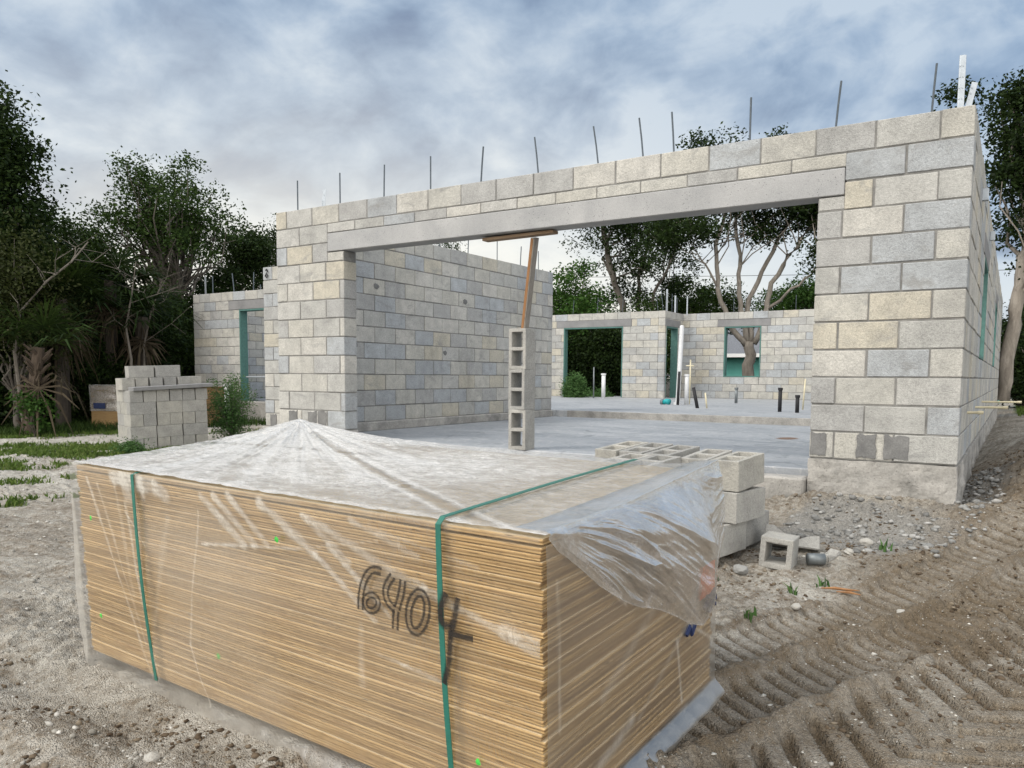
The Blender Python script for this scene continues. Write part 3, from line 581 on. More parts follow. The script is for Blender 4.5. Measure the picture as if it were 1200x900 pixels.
# foundations
def rough_box(c, d, amp, st):
    '''poured footing: a box whose faces are cut fine and left uneven'''
    n = [max(2, int(q/st)) for q in d]; vid, vs_, fs = {}, [], []
    def vtx(i, j, k):
        if (i, j, k) not in vid: vid[(i, j, k)] = len(vs_); vs_.append((c[0]+d[0]*(i/n[0]-.5), c[1]+d[1]*(j/n[1]-.5), c[2]+d[2]*(k/n[2]-.5)))
        return vid[(i, j, k)]
    for i in range(n[0]):
        for k in range(n[2]):
            for j in (0, n[1]): fs.append((vtx(i, j, k), vtx(i+1, j, k), vtx(i+1, j, k+1), vtx(i, j, k+1)))
    for j in range(n[1]):
        for k in range(n[2]):
            for i in (0, n[0]): fs.append((vtx(i, j, k), vtx(i, j+1, k), vtx(i, j+1, k+1), vtx(i, j, k+1)))
    for i in range(n[0]):
        for j in range(n[1]):
            for k in (0, n[2]): fs.append((vtx(i, j, k), vtx(i+1, j, k), vtx(i+1, j+1, k), vtx(i, j+1, k)))
    V_ = np.array(vs_); a = fbm(V_[:, 0]*7+V_[:, 1]*5, V_[:, 2]*9+V_[:, 1]*3, 4, .6)-.55; b = fbm(V_[:, 1]*7+3+V_[:, 0]*4, V_[:, 2]*9, 4, .6)-.55
    sgn = np.sign(V_-np.array(c)); low = 1+2.2*np.clip((c[2]+d[2]/2-V_[:, 2])/.25, 0, 1); on = np.abs(V_-np.array(c)) > np.array(d)/2-1e-6
    V_[:, 1] += sgn[:, 1]*on[:, 1]*a*amp*low; V_[:, 0] += sgn[:, 0]*on[:, 0]*b*amp*low; V_[:, 2] += (on[:, 2]*(a+b)*.5*amp-on[:, 2]*.002)
    return MB().add(V_, fs)
rough_box((PR+(L-PR)/2, 0.098, -0.28), (L-PR+0.008, 0.21, 0.556), .018, .025).build('foundation', M_FOUND, house)
MB().box((PL/2, 0.10, -0.28), (PL+0.02, 0.235, 0.55), 0.02).build('foundation', M_FOUND, house)
rough_box((L-0.094, 8.25, -0.285), (0.205, 15.9, 0.55), .03, .06).build('foundation', M_FOUND, house)
MB().box((0.10, 3.15, -0.28), (0.24, 5.8, 0.553), 0.015).build('foundation', M_FOUND, house)
MB().box((XL+3.8, YL+0.10, -0.3), (7.64, 0.23, 0.595), 0.02).build('foundation', M_FOUND, house)
MB().box((-2.42, 2.1, -0.5), (0.5, 0.3, 0.6), 0.02).build('foundation', M_FOUND, house)
MB().box(((PL+PR)/2, 0.02, -0.38), (PR-PL-.03, 0.20, 0.45), 0.015).build('foundation', M_FOUND, house)
# grouted clean-out holes in the lowest course
def patch(cx, w, seed, z=0.105, h=0.17, y=-0.004):
    r = random.Random(seed); n = 7; vs_, fs = [], []
    ring = []
    for i in range(n+1): ring.append((-w/2+w*i/n, h/2+r.uniform(-.008, .012)))
    for i in range(5): ring.append((w/2+r.uniform(-.006, .006), h/2-h*(i+1)/5))
    for i in range(n): ring.append((w/2-w*(i+1)/n, -h/2+r.uniform(-.006, .006)))
    for i in range(4): ring.append((-w/2+r.uniform(-.006, .006), -h/2+h*(i+1)/5))
    k = len(ring)
    vs_ = [(cx+a, y+.01, z+b) for a, b in ring]+[(cx+a*.97, y-.003, z+b*.97) for a, b in ring]+[(cx, y-.005, z)]
    fs = [(i, (i+1) % k, k+(i+1) % k, k+i) for i in range(k)]+[(k+i, k+(i+1) % k, 2*k) for i in range(k)]
    return MB().add(vs_, fs).build('mortar_patch', M_PATCH, house)
for i, (cx, w) in enumerate([(5.955, 0.115), (6.29, 0.135), (6.49, 0.165), (0.235, 0.14), (0.545, 0.145), (0.70, 0.135)]): patch(cx, w, i)
patch(-2.44, 0.14, 9, -0.11, 0.19, 1.996)
# rebar dowels standing out of the wall tops
def rod(x, y, z, h, lx=0, ly=0, r=0.008):
    return MB().tube([(x, y, z-0.05), (x+lx*.5, y+ly*.5, z+h*.5), (x+lx, y+ly, z+h)], r, 6).build('rebar', M_REBAR, house)
for x, lx in [(0.25, 0), (0.91, 0), (1.54, 0.01), (2.16, 0), (2.77, 0.03), (3.42, -.05), (4.03, -.06), (4.45, -.05), (4.72, -.03), (5.34, 0.0), (5.97, 0.03), (6.60, 0.02)]: rod(x, 0.10, H, 0.345, lx)
for y, lx in [(1.9, .01), (2.9, -.03), (3.6, .02), (4.4, 0), (5.1, .03), (5.7, -.01)]: rod(0.10, y, H, 0.33, 0, lx)
for x, h in [(-4.0, .42), (-3.2, .45), (-2.4, .4), (-1.15, .62), (-1.3, .5)]: rod(x, YB+.1, H, h, 0.03 if x < -2 else -.08)
for y, h in [(14.9, .5), (15.3, .52), (15.7, .45)]: rod(XR-.1, y, H, h)
for x in (0.4, 2.1, 3.6): rod(x, YW+.1, H, .4)
for x, h, lx in [(-8.45, .40, 0), (-7.7, .42, -.06), (-7.05, .40, 0.02), (-6.82, .12, 0), (-6.35, .42, 0), (-5.7, .4, .02)]: rod(XL+9.05+x, YL+.1, H, h, lx, 0, 0.012)
def strap(x, y, h, w=0.045, lx=0, yaw=0):
    mb = MB(); rot = Matrix.Rotation(yaw, 3, 'Z') @ Matrix.Rotation(math.atan2(lx, h), 3, 'Y')
    mb.box((x+lx/2, y, H+h/2-.03), (w, 0.004, h+.06), 0.0015, 0, rot)
    for k in range(4): mb.box((x+lx*(k+1)/5, y-.004, H+h*(k+1)/5), (0.008, 0.003, 0.008), 0, 0, rot)
    return mb.build('wall_strap', M_GALV, house)
strap(6.765, 0.07, 0.36, 0.014); strap(6.785, 0.075, 0.36, 0.03, 0, .4); strap(6.81, 0.13, 0.19, 0.04, 0.04, .3)
strap(0.13, 0.6, 0.36, 0.05, 0.03); strap(0.62, 0.12, 0.10, 0.02)
strap(-8.72, YL+.1, 0.42, 0.06); strap(XR-.1, YB+.35, 0.62, 0.05); strap(XR-.1, YB+1.0, 0.5, 0.05); strap(-0.9, YW-.1, 0.5, 0.04)
def stub(y, z, ln): 
    mb = MB(); mb.tube([(L-.02, y, z), (L+ln, y-.02, z+.004)], 0.011, 8); mb.tube([(L+ln-.03, y-.02, z+.004), (L+ln+.012, y-.02, z+.004)], 0.0145, 8); return mb.build('pipe_stub', M_PVCY, house)
stub(1.15, 0.33, 0.10); stub(2.6, 0.33, 0.26); stub(4.4, 0.34, 0.38)
for yy, zz in [(1.6, 2.15), (4.2, 2.2)]:
    MB().box((L+.025, yy, zz), (0.05, 0.05, 0.10), 0.004).build('metal_clip', M_GALV, house)
for (y, z, r_) in [(1.45, 1.74, .055), (3.4, 1.70, .06), (2.9, 0.93, .05), (1.02, 1.0, .09)]:
    pm = MB(); rr = random.Random(int(y*100)); n = 10
    vs_ = [(0.198, y+math.cos(k*.628)*r_*rr.uniform(.7, 1.2), z+math.sin(k*.628)*r_*rr.uniform(.5, .9)) for k in range(n)]+[(0.206, y, z)]
    pm.add(vs_, [(k, (k+1) % n, n) for k in range(n)]).build('mortar_patch', M_PATCH, house, True)

# ------------------------------------------------------------------ slabs
GZ = -0.115
gs = MB(); gs.box(((PL+PR)/2-.02, 3.16, GZ-0.15), (L-0.40, 5.82, 0.30), 0.008)
tag(gs.build('garage_floor', M_SLAB), kind='structure')
ms = MB().box(((.3+L)/2, 6.035, -0.062), (L-.75, .03, .118), .006, 1); ms.box(((XL+L)/2, 11.0, -0.2), (L-XL-0.42, 9.9, 0.4), 0.012); tag(ms.build('house_floor', [M_SLAB, M_FOUND]), kind='structure')
# raised mortar bead along the foot of the garage wall belongs to the shell
MB().box((0.235, 3.1, GZ+0.055), (0.05, 5.7, 0.13), 0.018).build('foundation', M_FOUND, house)

# ------------------------------------------------------------------ plumbing that stands out of the slab
def pipe(name, x, y, top, r, mat, label, cat='pipe', cap=True, lean=(0, 0), group='plumbing stubs in the slab', base=0.0):
    t = thing(name, label, cat, (x, y, base), 0, group); a = MB().tube([(0, 0, -0.01), (lean[0], lean[1], top-base)], r, 12); a.build('shaft', mat, t, True)
    if cap: MB().tube([(lean[0], lean[1], top-base-.04), (lean[0], lean[1], top-base+.006)], r*1.28, 12).build('cap', mat, t)
    return t
tl = thing('vent_pipe', 'tallest white plastic pipe, leaning slightly, on the house slab before the door', 'pipe', (1.05, 10.1, 0), 0, 'plumbing stubs in the slab')
MB().box((0.02, 0, 0.85), (0.085, 0.085, 1.72), 0.02, 0, Matrix.Rotation(0.035, 3, 'Y')).build('shaft', M_PVC, tl)
MB().tube([(-0.03, 0, 0), (-0.03, 0, 0.05)], 0.075, 14).build('collar', M_PVC, tl)
pipe('drain_pipe', 1.20, 10.2, 0.66, 0.045, M_PVC, 'short fat white pipe just right of the tallest white pipe')
pipe('sleeved_pipe', 1.10, 9.95, 0.72, 0.03, M_PIPEBK, 'black sleeved pipe between the tall and the short white pipes', cap=False, lean=(0.02, 0))
pipe('supply_pipe', 1.13, 10.6, 0.98, 0.014, M_PVCY, 'tall thin cream pipe with a crossbar behind the tall white pipe')
MB().tube([(-.1, 0, .85), (.08, 0, .85)], .013, 8).build('crossbar', M_PVCY, bpy.data.objects['supply_pipe'])
pipe('drain_pipe', -2.35, 13.4, 0.68, 0.055, M_PVC, 'white pipe capped beside the wide rear opening')
pipe('supply_pipe', -2.60, 13.3, 0.86, 0.018, M_GALVD, 'thin grey pipe left of the capped white pipe at the rear opening', cap=False)
pipe('sleeved_pipe', 2.03, 8.55, 0.40, 0.033, M_PIPEBK, 'black sleeved pipe leaning left, nearest the tall white pipe', lean=(-0.09, 0), cap=False)
pipe('supply_pipe', 2.20, 8.6, 0.30, 0.016, M_PVCY, 'short thin cream pipe leaning beside the leaning black one', lean=(-0.04, 0), cap=False)
pipe('capped_pipe', 1.75, 12.0, 0.36, 0.035, M_GALVD, 'grey pipe with a black cap under the rear window', cap=True)
pipe('sleeved_pipe', 3.72, 8.0, 0.42, 0.033, M_PIPEBK, 'tall upright black pipe, left of the pair by the right pillar')
pipe('sleeved_pipe', 4.05, 7.85, 0.30, 0.033, M_PIPEBK, 'shorter upright black pipe, right of the pair by the right pillar')
pipe('supply_pipe', 3.85, 9.2, 0.58, 0.015, M_PVCY, 'thin cream pipe rising behind the pair of black pipes', lean=(0.03, 0), cap=False)
br = thing('duct_elbow', 'small teal and grey duct elbow lying at the foot of the tall pipe', 'pipe fitting', (0.83, 10.0, 0))
MB().tube([(-.08, 0, .05), (0, 0, .07), (.07, -.02, .06)], [.05, .06, .065], 12).build('elbow', M_TEALP, br, True)
MB().tube([(-.12, .01, .05), (-.075, 0, .05)], .07, 12).build('collar', M_GALVD, br, True)
ext = thing('downpipe', 'white plastic pipe standing beside the green weed', 'pipe', (-5.6, 3.6, -0.35)); MB().tube([(0, 0, 0), (-.02, 0, .75)], .055, 12).build('shaft', M_PVC, ext, True); MB().tube([(-.02, 0, .70), (-.02, 0, .76)], .065, 12).build('cap', M_PVC, ext, True)
hz_ = thing('water_pipe', 'thin pale blue pipe laid level beneath the side window', 'pipe', (-6.3, 5.1, 0)); MB().tube([(-.6, 0, .54), (.85, -.05, .54)], .02, 8).build('shaft', M_GALV, hz_)
MB().tube([(.8, -.05, -.3), (.8, -.05, .54)], .02, 8).build('riser', M_GALV, hz_)

# ------------------------------------------------------------------ loose concrete blocks
def cmu_mesh(cores=2, lx=0.39, ly=0.19, lz=0.19, w=0.033, name='concrete_block', seed=0):
    xb = [0, w]; c = (lx-(cores+1)*w)/cores
    for i in range(cores): xb += [xb[-1]+c, xb[-1]+c+w]
    yb = [0, w, ly-w, ly]; bm = bmesh.new(); solid = lambda i, j: not (j == 1 and i % 2 == 1)
    nx_, ny_ = len(xb)-1, 3; vv = {}
    def vert(i, j, k):
        if (i, j, k) not in vv: vv[(i, j, k)] = bm.verts.new((xb[i]-lx/2, yb[j]-ly/2, (0, lz)[k]))
        return vv[(i, j, k)]
    inside = lambda i, j: 0 <= i < nx_ and 0 <= j < ny_ and solid(i, j)
    for i in range(nx_):
        for j in range(ny_):
            if not inside(i, j): continue
            bm.faces.new([vert(i, j, 1), vert(i+1, j, 1), vert(i+1, j+1, 1), vert(i, j+1, 1)]); bm.faces.new([vert(i, j, 0), vert(i, j+1, 0), vert(i+1, j+1, 0), vert(i+1, j, 0)])
            for (di, dj, a, b) in ((-1, 0, (i, j), (i, j+1)), (1, 0, (i+1, j+1), (i+1, j)), (0, -1, (i+1, j), (i, j)), (0, 1, (i, j+1), (i+1, j+1))):
                if not inside(i+di, j+dj): bm.faces.new([vert(*a, 0), vert(*b, 0), vert(*b, 1), vert(*a, 1)][::-1])
    bmesh.ops.dissolve_limit(bm, angle_limit=0.01, verts=bm.verts, edges=bm.edges)
    ed = [e for e in bm.edges if len(e.link_faces) == 2 and e.calc_face_angle(0) > 0.5]
    bmesh.ops.bevel(bm, geom=ed, offset=0.005, segments=2, affect='EDGES', profile=0.6)
    bmesh.ops.recalc_face_normals(bm, faces=bm.faces)
    r = random.Random(seed)
    for v in bm.verts: v.co += Vector((r.uniform(-1, 1), r.uniform(-1, 1), r.uniform(-1, 1)))*0.0012
    me = bpy.data.meshes.new(name); bm.to_mesh(me); bm.free(); me.materials.append(M_LOOSE); return me
CMU2, CMU1 = cmu_mesh(2, seed=1), cmu_mesh(1, 0.19, seed=2)
def cmu(x, y, z, rot, label, group, me=CMU2, name='concrete_block'):
    o = bpy.data.objects.new(name, me); link(o); o.location = (x, y, z); o.rotation_euler = rot; return tag(o, label, 'concrete block', group)
# column of three blocks on end under the lintel, with the timber prop on top
PX, PY, py = 3.13, 0.30, R(-20)
for k, nm in enumerate(('bottom', 'middle', 'topmost')):
    o = cmu(0, 0, 0, (0, 0, 0), f'concrete block on end, {nm} of the three under the timber prop', 'blocks stacked on end under the prop')
    j = R((2, -3, 1)[k])
    # long axis up, open cores facing left-front
    o.matrix_world = Matrix.Translation((PX, PY, GZ+0.195+0.391*k+.001)) @ Matrix.Rotation(j, 4, 'Z') @ Matrix(((0, -1, 0, 0), (0, 0, -1, 0), (1, 0, 0, 0), (0, 0, 0, 1))) @ Matrix.Translation((0, 0, -0.095))
ptop = GZ+0.391*3+.001
pr = thing('timber_prop', 'weathered timber prop wedged between stacked blocks and garage lintel', 'prop', (PX+.03, PY, ptop))
top = Vector((0.20, -0.16, LZ0-0.045-ptop)); ax = top.normalized(); x_ = (Vector((1, 0, 0))-ax*ax.x).normalized(); y_ = ax.cross(x_)
qq = Matrix((x_, y_, ax)).transposed()
MB().box(top/2, (0.038, 0.089, top.length), 0.003, 0, qq).build('stud', M_GREYWOOD, pr)
off = qq @ Vector((-.005, -.046, 0)); MB().box(top/2+off, (0.027, 0.003, top.length-.012), 0.0005, 0, qq).build('raw_edge', M_ORWOOD, pr)
bd = thing('timber_plank', 'brown timber plank pressed against the underside of the garage lintel', 'plank', (3.20, 0.12, LZ0-0.020))
MB().box((0, 0, 0), (0.78, 0.10, 0.028), 0.003, 0, Matrix.Rotation(R(-.6), 3, 'Y')).build('board', M_BROWNWOOD, bd)
# heap beside the bundle: three courses, long sides along +Y
GH = 'loose blocks heaped behind the plywood bundle'; ya = R(82)
def heap(x, y, z, lab, dr=0, me=CMU2, tip=0.0): return cmu(x, y, z+tip*.19, (0, -tip, ya+R(dr)), lab, GH, me)
TZ = 0.09-0.19
heap(5.72, -1.24, TZ, 'top corner block of the heap, nearest the garage pillar', 0, tip=.07); heap(5.505, -1.20, TZ-.004, 'top block of the heap, second from its right corner', 2, tip=.09)
heap(5.24, -1.12, TZ, 'top block in the middle of the heap beyond a gap', -5, tip=.10); heap(5.03, -1.07, TZ+.002, 'top block with open cores left of the gap in the heap', -4, tip=.10)
heap(5.27, -1.56, TZ-.03, 'top block half hidden behind the bundle edge, before the gap', -3, tip=.09); heap(5.06, -1.52, TZ-.035, 'leftmost top block of the heap, farthest from the pillar', -4, tip=.09); heap(4.82, -1.02, TZ, 'top block behind the leftmost blocks of the heap', -5, tip=.10)
heap(5.73, -1.27, TZ-.195, 'corner block in the middle course of the heap', -3); heap(5.52, -1.22, TZ-.196, 'second block in the middle course of the heap', 1)
heap(5.26, -1.2, TZ-.196, 'middle course block below the gap in the heap', -4); heap(5.04, -1.16, TZ-.196, 'middle course block at the heap left end', -4)
heap(5.66, -1.42, TZ-.39, 'lowest corner block of the heap, set slightly forward', -2); heap(5.70, -0.99, TZ-.39, 'lowest block behind the dark joint at the heap corner', 2)
heap(5.42, -1.3, TZ-.39, 'lowest course block hidden deepest in the heap', 0)
lb = cmu(0, 0, 0, (0, 0, 0), 'broken half block with one open core lying on rubble before the pillar', 'broken block pieces on the rubble', CMU1, 'half_block')
lb.matrix_world = Matrix.Translation((6.02, -1.36, terrain(6.02, -1.36)+.085)) @ Matrix.Rotation(R(2), 4, 'Z') @ Matrix.Rotation(R(4), 4, 'Y') @ Matrix.Rotation(R(90), 4, 'X') @ Matrix.Translation((0, 0, -0.095))
def broken(name, label, loc, rot, seed, s):
    bm = bmesh.new(); r = random.Random(seed)
    pr_ = [(-.2, -.09), (.2, -.09), (.19, .02), (.10, .0), (.03, -.045), (-.07, .0), (-.14, .06), (-.2, .05)]
    lo = [bm.verts.new((a*s, -.09*s, b*s)) for a, b in pr_]; hi = [bm.verts.new((a*s*r.uniform(.9, 1.05), .09*s, b*s*r.uniform(.8, 1.1))) for a, b in pr_]
    n = len(pr_); bm.faces.new(lo); bm.faces.new(hi[::-1])
    for i in range(n): bm.faces.new([lo[i], hi[i], hi[(i+1) % n], lo[(i+1) % n]])
    bmesh.ops.bevel(bm, geom=list(bm.edges), offset=.006, segments=2, affect='EDGES'); bmesh.ops.recalc_face_normals(bm, faces=bm.faces)
    me = bpy.data.meshes.new(name); bm.to_mesh(me); bm.free(); me.materials.append(M_LOOSE); o = link(bpy.data.objects.new(name, me)); o.location = loc; o.rotation_euler = rot
    return tag(o, label, 'concrete block', 'broken block pieces on the rubble')
broken('broken_block', 'broken block shell with a V-shaped notch behind the half block', (6.02, -1.02, terrain(6.02, -1.02)+.06), (R(-25), R(4), R(12)), 4, .85)
broken('concrete_chunk', 'small grey concrete chunk right of the broken half block', (6.27, -1.12, terrain(6.27, -1.12)+.025), (R(10), R(-12), R(70)), 6, .38)
rg = thing('pipe_collar', 'small cut grey pipe collar lying on the rubble', 'pipe fitting', (6.22, -1.28, float(terrain(6.22, -1.28))+.02), R(30)); MB().tube([(-.05, 0, .02), (.05, 0, .02)], .035, 14).build('ring', M_GALVD, rg, True)

# pallet of blocks left of the house
GS = 'stacked blocks left of the house'
sx0, sy0, sz0 = -4.50, 0.93, -0.63; sa = R(73); TL = 0.035      # near-left corner, direction along the long face
ux, uy = math.cos(sa), math.sin(sa)
ca, sn = ux, uy
def at(u, w, z=0): return (sx0+u*ca-w*sn, sy0+u*sn+w*ca)     # w runs away from the camera
ordn = ('lowest', 'second lowest', 'middle', 'second highest', 'top full')
pos6 = ('first', 'second', 'third', 'fourth', 'fifth', 'sixth')
HR = 0.192
for k in range(5):
    z = sz0+k*HR; dz = random.uniform(-.004, .004)
    if k % 2 == 1:
        for i in range(3):
            for j in range(4):
                if i == 1 and j in (1, 2): continue
                if i == 2 and j in (1, 2): continue
                x, y = at(.2+i*.402+random.uniform(-.008, .008), .1+j*.2)
                cmu(x, y, z+TL*(.2+i*.402), (0, -TL, sa), f'lengthwise block, {pos6[i]} in the {ordn[k]} course of the left pallet, {pos6[j]} row', GS)
    else:
        for i in range(6):
            for j in range(2):
                if j == 1 and i not in (0, 5) and k < 4: continue
                x, y = at(.1+i*.2015+random.uniform(-.006, .006), .2+j*.402)
                cmu(x, y, z+TL*(.1+i*.2015), (-TL, 0, sa+R(90)), f'end-on block, {pos6[i]} in the {ordn[k]} course of the left pallet, {("front", "back")[j]} row', GS)
zt = sz0+5*HR+.004
pl = thing('lintel_slab', 'dark grey precast slab lying across the pallet of blocks', 'concrete slab', (*at(.66, .10), zt+TL*.6), sa); MB().box((0, 0, .03), (1.24, .30, .06), .006, 0, Matrix.Rotation(-TL-.02, 3, 'Y')).build('slab', M_LINTEL2, pl)
for i, u_ in enumerate((.06, .27, .49, .71, .93, 1.12)):
    x, y = at(u_, .47+.02*(i % 2)); cmu(x, y, zt-.004+TL*u_, (-TL, 0, sa+R(90)), f'block end-on behind the dark slab, {pos6[i]} from the left', GS)
x, y = at(.28, .46); cmu(x, y, zt+.190+TL*.28, (0, -TL, sa+R(2)), 'dark stained block, left of the two crowning the pallet', GS)
x, y = at(.70, .46); cmu(x, y, zt+.190+TL*.7, (0, -TL, sa-R(1)), 'pale block, right of the two crowning the pallet', GS)

# ------------------------------------------------------------------ plywood bundle
def RxRy(): return Matrix.Rotation(-0.047, 4, 'Z') @ Matrix.Rotation(0.051, 4, 'X') @ Matrix.Rotation(0.009, 4, 'Y')
NS, TH = 44, 0.01925; BHGT = NS*TH
bun = thing('plywood_bundle', 'film-wrapped strapped bundle of plywood sheets sprayed 6404 in the foreground', 'plywood bundle')
# base of the bundle is its near bottom corner
Mb = Matrix.Translation((6.158, -4.478, 0.175)) @ RxRy() @ Matrix.Translation((0, 0, -BHGT)); bun.matrix_world = Mb
LX, WY = 2.44, 1.22
sh = MB(); sh.box((0, 0, 0), (LX, WY, TH-0.0026), 0.0024); sheet0 = sh.build('plywood_sheet', M_PLY, bun)
pr_ = random.Random(21)
for k in range(NS):
    o = sheet0 if k == 0 else sheet0.copy()
    if k: COL.objects.link(o); o.parent = bun
    j = 0.0045 if k < NS-1 else 0.0
    o.location = (-LX/2+pr_.gauss(0, j*.6), WY/2+pr_.gauss(0, j*.5), (k+.5)*TH); o.rotation_euler = (0, 0, pr_.gauss(0, .0006))
    if k == NS-1: o.location.z += .006; o.location.y -= .003; o.location.x += .006
ZT = BHGT      # local height of the top
def grid(nu, nv, f, attr_f):
    u, v = np.meshgrid(np.linspace(0, 1, nu), np.linspace(0, 1, nv)); P = f(u, v); a = attr_f(u, v, P)
    ii = (np.arange(nv-1)[:, None]*nu+np.arange(nu-1)[None]).ravel(); Fq = np.stack([ii, ii+1, ii+nu+1, ii+nu], 1)
    return P.reshape(-1, 3), Fq, np.clip(a, 0, 1).ravel()
def ridge(n): return 1-np.abs(2*n-1)
def seg(x, z, a, b):
    a, b = np.array(a), np.array(b); d = b-a; t = np.clip(((x-a[0])*d[0]+(z-a[1])*d[1])/(d@d), 0, 1); return np.hypot(x-a[0]-t*d[0], z-a[1]-t*d[1]), t
# --- film over the top: tented at the far left corner, wrinkles fanning out of it
TX, TY = -2.44, 1.24
def top_pos(u, v):
    x = -2.455+u*2.47; y = -0.006+v*1.245
    dx, dy = x-TX, y-TY; r = np.hypot(dx, dy)+.02; th = np.arctan2(dy, dx)
    fan = (ridge(fbm(th*9+3, r*.8, 3))**3+.6*ridge(fbm(th*24+9, r*.5, 2))**3)*np.exp(-((r-.55)/.75)**2)
    z = ZT+.014+.075*np.exp(-(r/.42)**1.3)+.012*fan*np.exp(-((th+.75)/.55)**2)+.0045*ridge(fbm(x*9, y*16, 3))**2+.003*fbm(x*40, y*40, 2)
    z += .012*np.exp(-((x+.02)/.12)**2)*sstep(.5, 1.2, y)
    return np.stack([x, y, z], -1)
def top_milk(u, v, P):
    x, y = P[..., 0], P[..., 1]; dx, dy = x-TX, y-TY; r = np.hypot(dx, dy)+.02; th = np.arctan2(dy, dx)
    fan = (ridge(fbm(th*11+3, r*.8, 3))**4+.7*ridge(fbm(th*30+9, r*.5, 2))**5)*np.exp(-((th+.72)/.6)**2)*np.exp(-((r-.6)/.8)**2)
    m = .56+.26*(fbm(x*2.2, y*3, 3)-.5)*2+.8*fan
    m += .34*ridge(fbm(x*11, y*24, 4))**5-.12*fbm(x*30, y*60, 2)
    m = m*(1-.55*sstep(-1.15, -.1, x-.45*(y-.6)))                 # clearer towards the right end
    m *= 1-.35*sstep(.7, 1.15, y)*sstep(-1.9, -1.2, x)
    for a, b in [((-2.114, 1.054), (-.781, .323)), ((-.781, .323), (-.134, -.02))]:
        d, t = seg(x, y, a, b); m = m*(1-.65*np.exp(-(d/.022)**2))+.35*np.exp(-((d-.04)/.012)**2)
    m += .35*np.exp(-(y/.03)**2)+.2*np.exp(-((x+.01)/.05)**2)
    m -= .35*np.exp(-((y-.62-.15*(x+2.4))/.03)**2)*sstep(-1.2, -1.6, x)
    return m
P, Fq, a = grid(460, 250, top_pos, top_milk); np_mesh('plastic_wrap', P, Fq, M_FILM, bun, True, {'milk': a})
# --- film down the long front side, gathered past the left corner, ending in a loose skirt
STREAK = [([-1.49, -.033], [-1.243, -.184], .016, .85), ([-1.411, -.025], [-1.18, -.176], .013, .8), ([-1.324, -.016], [-1.11, -.165], .013, .75), ([-1.143, -.02], [-.872, -.16], .02, .85), ([-.872, -.16], [-.60, -.33], .010, .6),
          ([-.809, -.123], [-.539, -.301], .010, .6), ([-.90, -.045], [-.40, -.20], .016, .55), ([-.40, -.20], [-.08, -.275], .014, .55), ([-.926, -.039], [-.714, -.164], .013, .7), ([-.70, -.03], [-.42, -.10], .012, .55), ([-1.5, -.215], [-.95, -.155], .004, .8), ([-.95, -.155], [-.581, -.077], .003, .4),
          ([-2.325, -.039], [-1.903, -.83], .007, .55), ([-2.24, -.06], [-1.93, -.7], .006, .35), ([-2.029, -.118], [-1.858, -.83], .007, .5), ([-2.10, -.05], [-2.0, -.5], .010, .3), ([-1.512, -.093], [-1.6, -.624], .005, .5), ([-1.6, -.624], [-1.5, -.85], .005, .55), ([-1.72, -.15], [-1.85, -.6], .02, .18), ([-2.034, -.154], [-1.893, -.277], .004, .6), ([-.111, -.26], [-.002, -.29], .02, .5), ([-.493, -.447], [-.327, -.459], .006, .5), ([-.62, -.43], [-.45, -.45], .005, .35), ([-.66, -.36], [-.665, -.55], .012, .3),
          ([-2.10, -.01], [-1.80, -.03], .035, .9), ([-1.80, -.02], [-1.72, -.05], .025, .8), ([-2.03, -.01], [-2.0, -.09], .025, .7), ([-1.9, -.01], [-1.88, -.085], .02, .7), ([-.62, -.04], [-.2, -.10], .006, .3)]
def front_pos(u, v):
    x = -2.47+u*2.475; t = v; z = .014-t*(BHGT+.075)
    y = -.013-.006*fbm(x*4, z*5, 3)-.02*sstep(.15, .5, t)*np.exp(-((x+1.2)/.9)**2)*sstep(1, .8, t)
    lc = np.exp(-((x+2.5)/.07)**2); y = y+.03*lc*sstep(.1, .5, t); x = x-.085*np.exp(-((u)/.022)**2)*sstep(.05, .6, t)*sstep(1.08, .85, t)
    skirt = sstep(.90, 1.0, t); y = y-skirt*(.004+.05*fbm(x*1.6+5, 3+0*x, 2)*(1-.75*sstep(-1.2, -2.3, x))+.010*fbm(x*17, 2+0*x, 2))
    z = z-skirt*.02*fbm(x*6, 1+0*x, 2)
    for a, b, w, s in STREAK:
        d, q = seg(x, z, a, b); y = y-.0015*s*np.exp(-(d/(w*1.2))**2)
    return np.stack([x, y, z+ZT], -1)
def front_milk(u, v, P):
    x, z = P[..., 0], P[..., 2]-ZT; m = .012+.11*sstep(.48, .72, fbm(x*1.4+2, z*2.2, 3))
    rib = np.abs(((z/TH) % 1)-.5)*2; br_ = np.clip(.1+1.35*fbm(x*16+z*9, z*34, 4, .62), 0, 1.3)*(.6+.4*sstep(.1, .7, rib))
    for a, b, w, s in STREAK:
        d, q = seg(x, z, a, b); jit = (fbm(x*11, z*11+7, 3)-.5)*w*1.6; m = m+s*1.0*np.exp(-((d+jit)/(w*1.05))**4)*br_*(1-.35*q)
    m = m+.34*sstep(-2.45, -2.475, x)*sstep(.03, .2, v)+.03*sstep(.9, 1.0, v)*(.2+1.2*fbm(x*9, z*20, 3))+.12*np.exp(-((v-1)/.006)**2)*sstep(-2.1, -1.4, x)+.30*np.exp(-((z-.008)/.012)**2)*fbm(x*13, z*9, 3)
    return m
P, Fq, a = grid(420, 150, front_pos, front_milk); np_mesh('plastic_wrap', P, Fq, M_CLEAR, bun, True, {'milk': a})
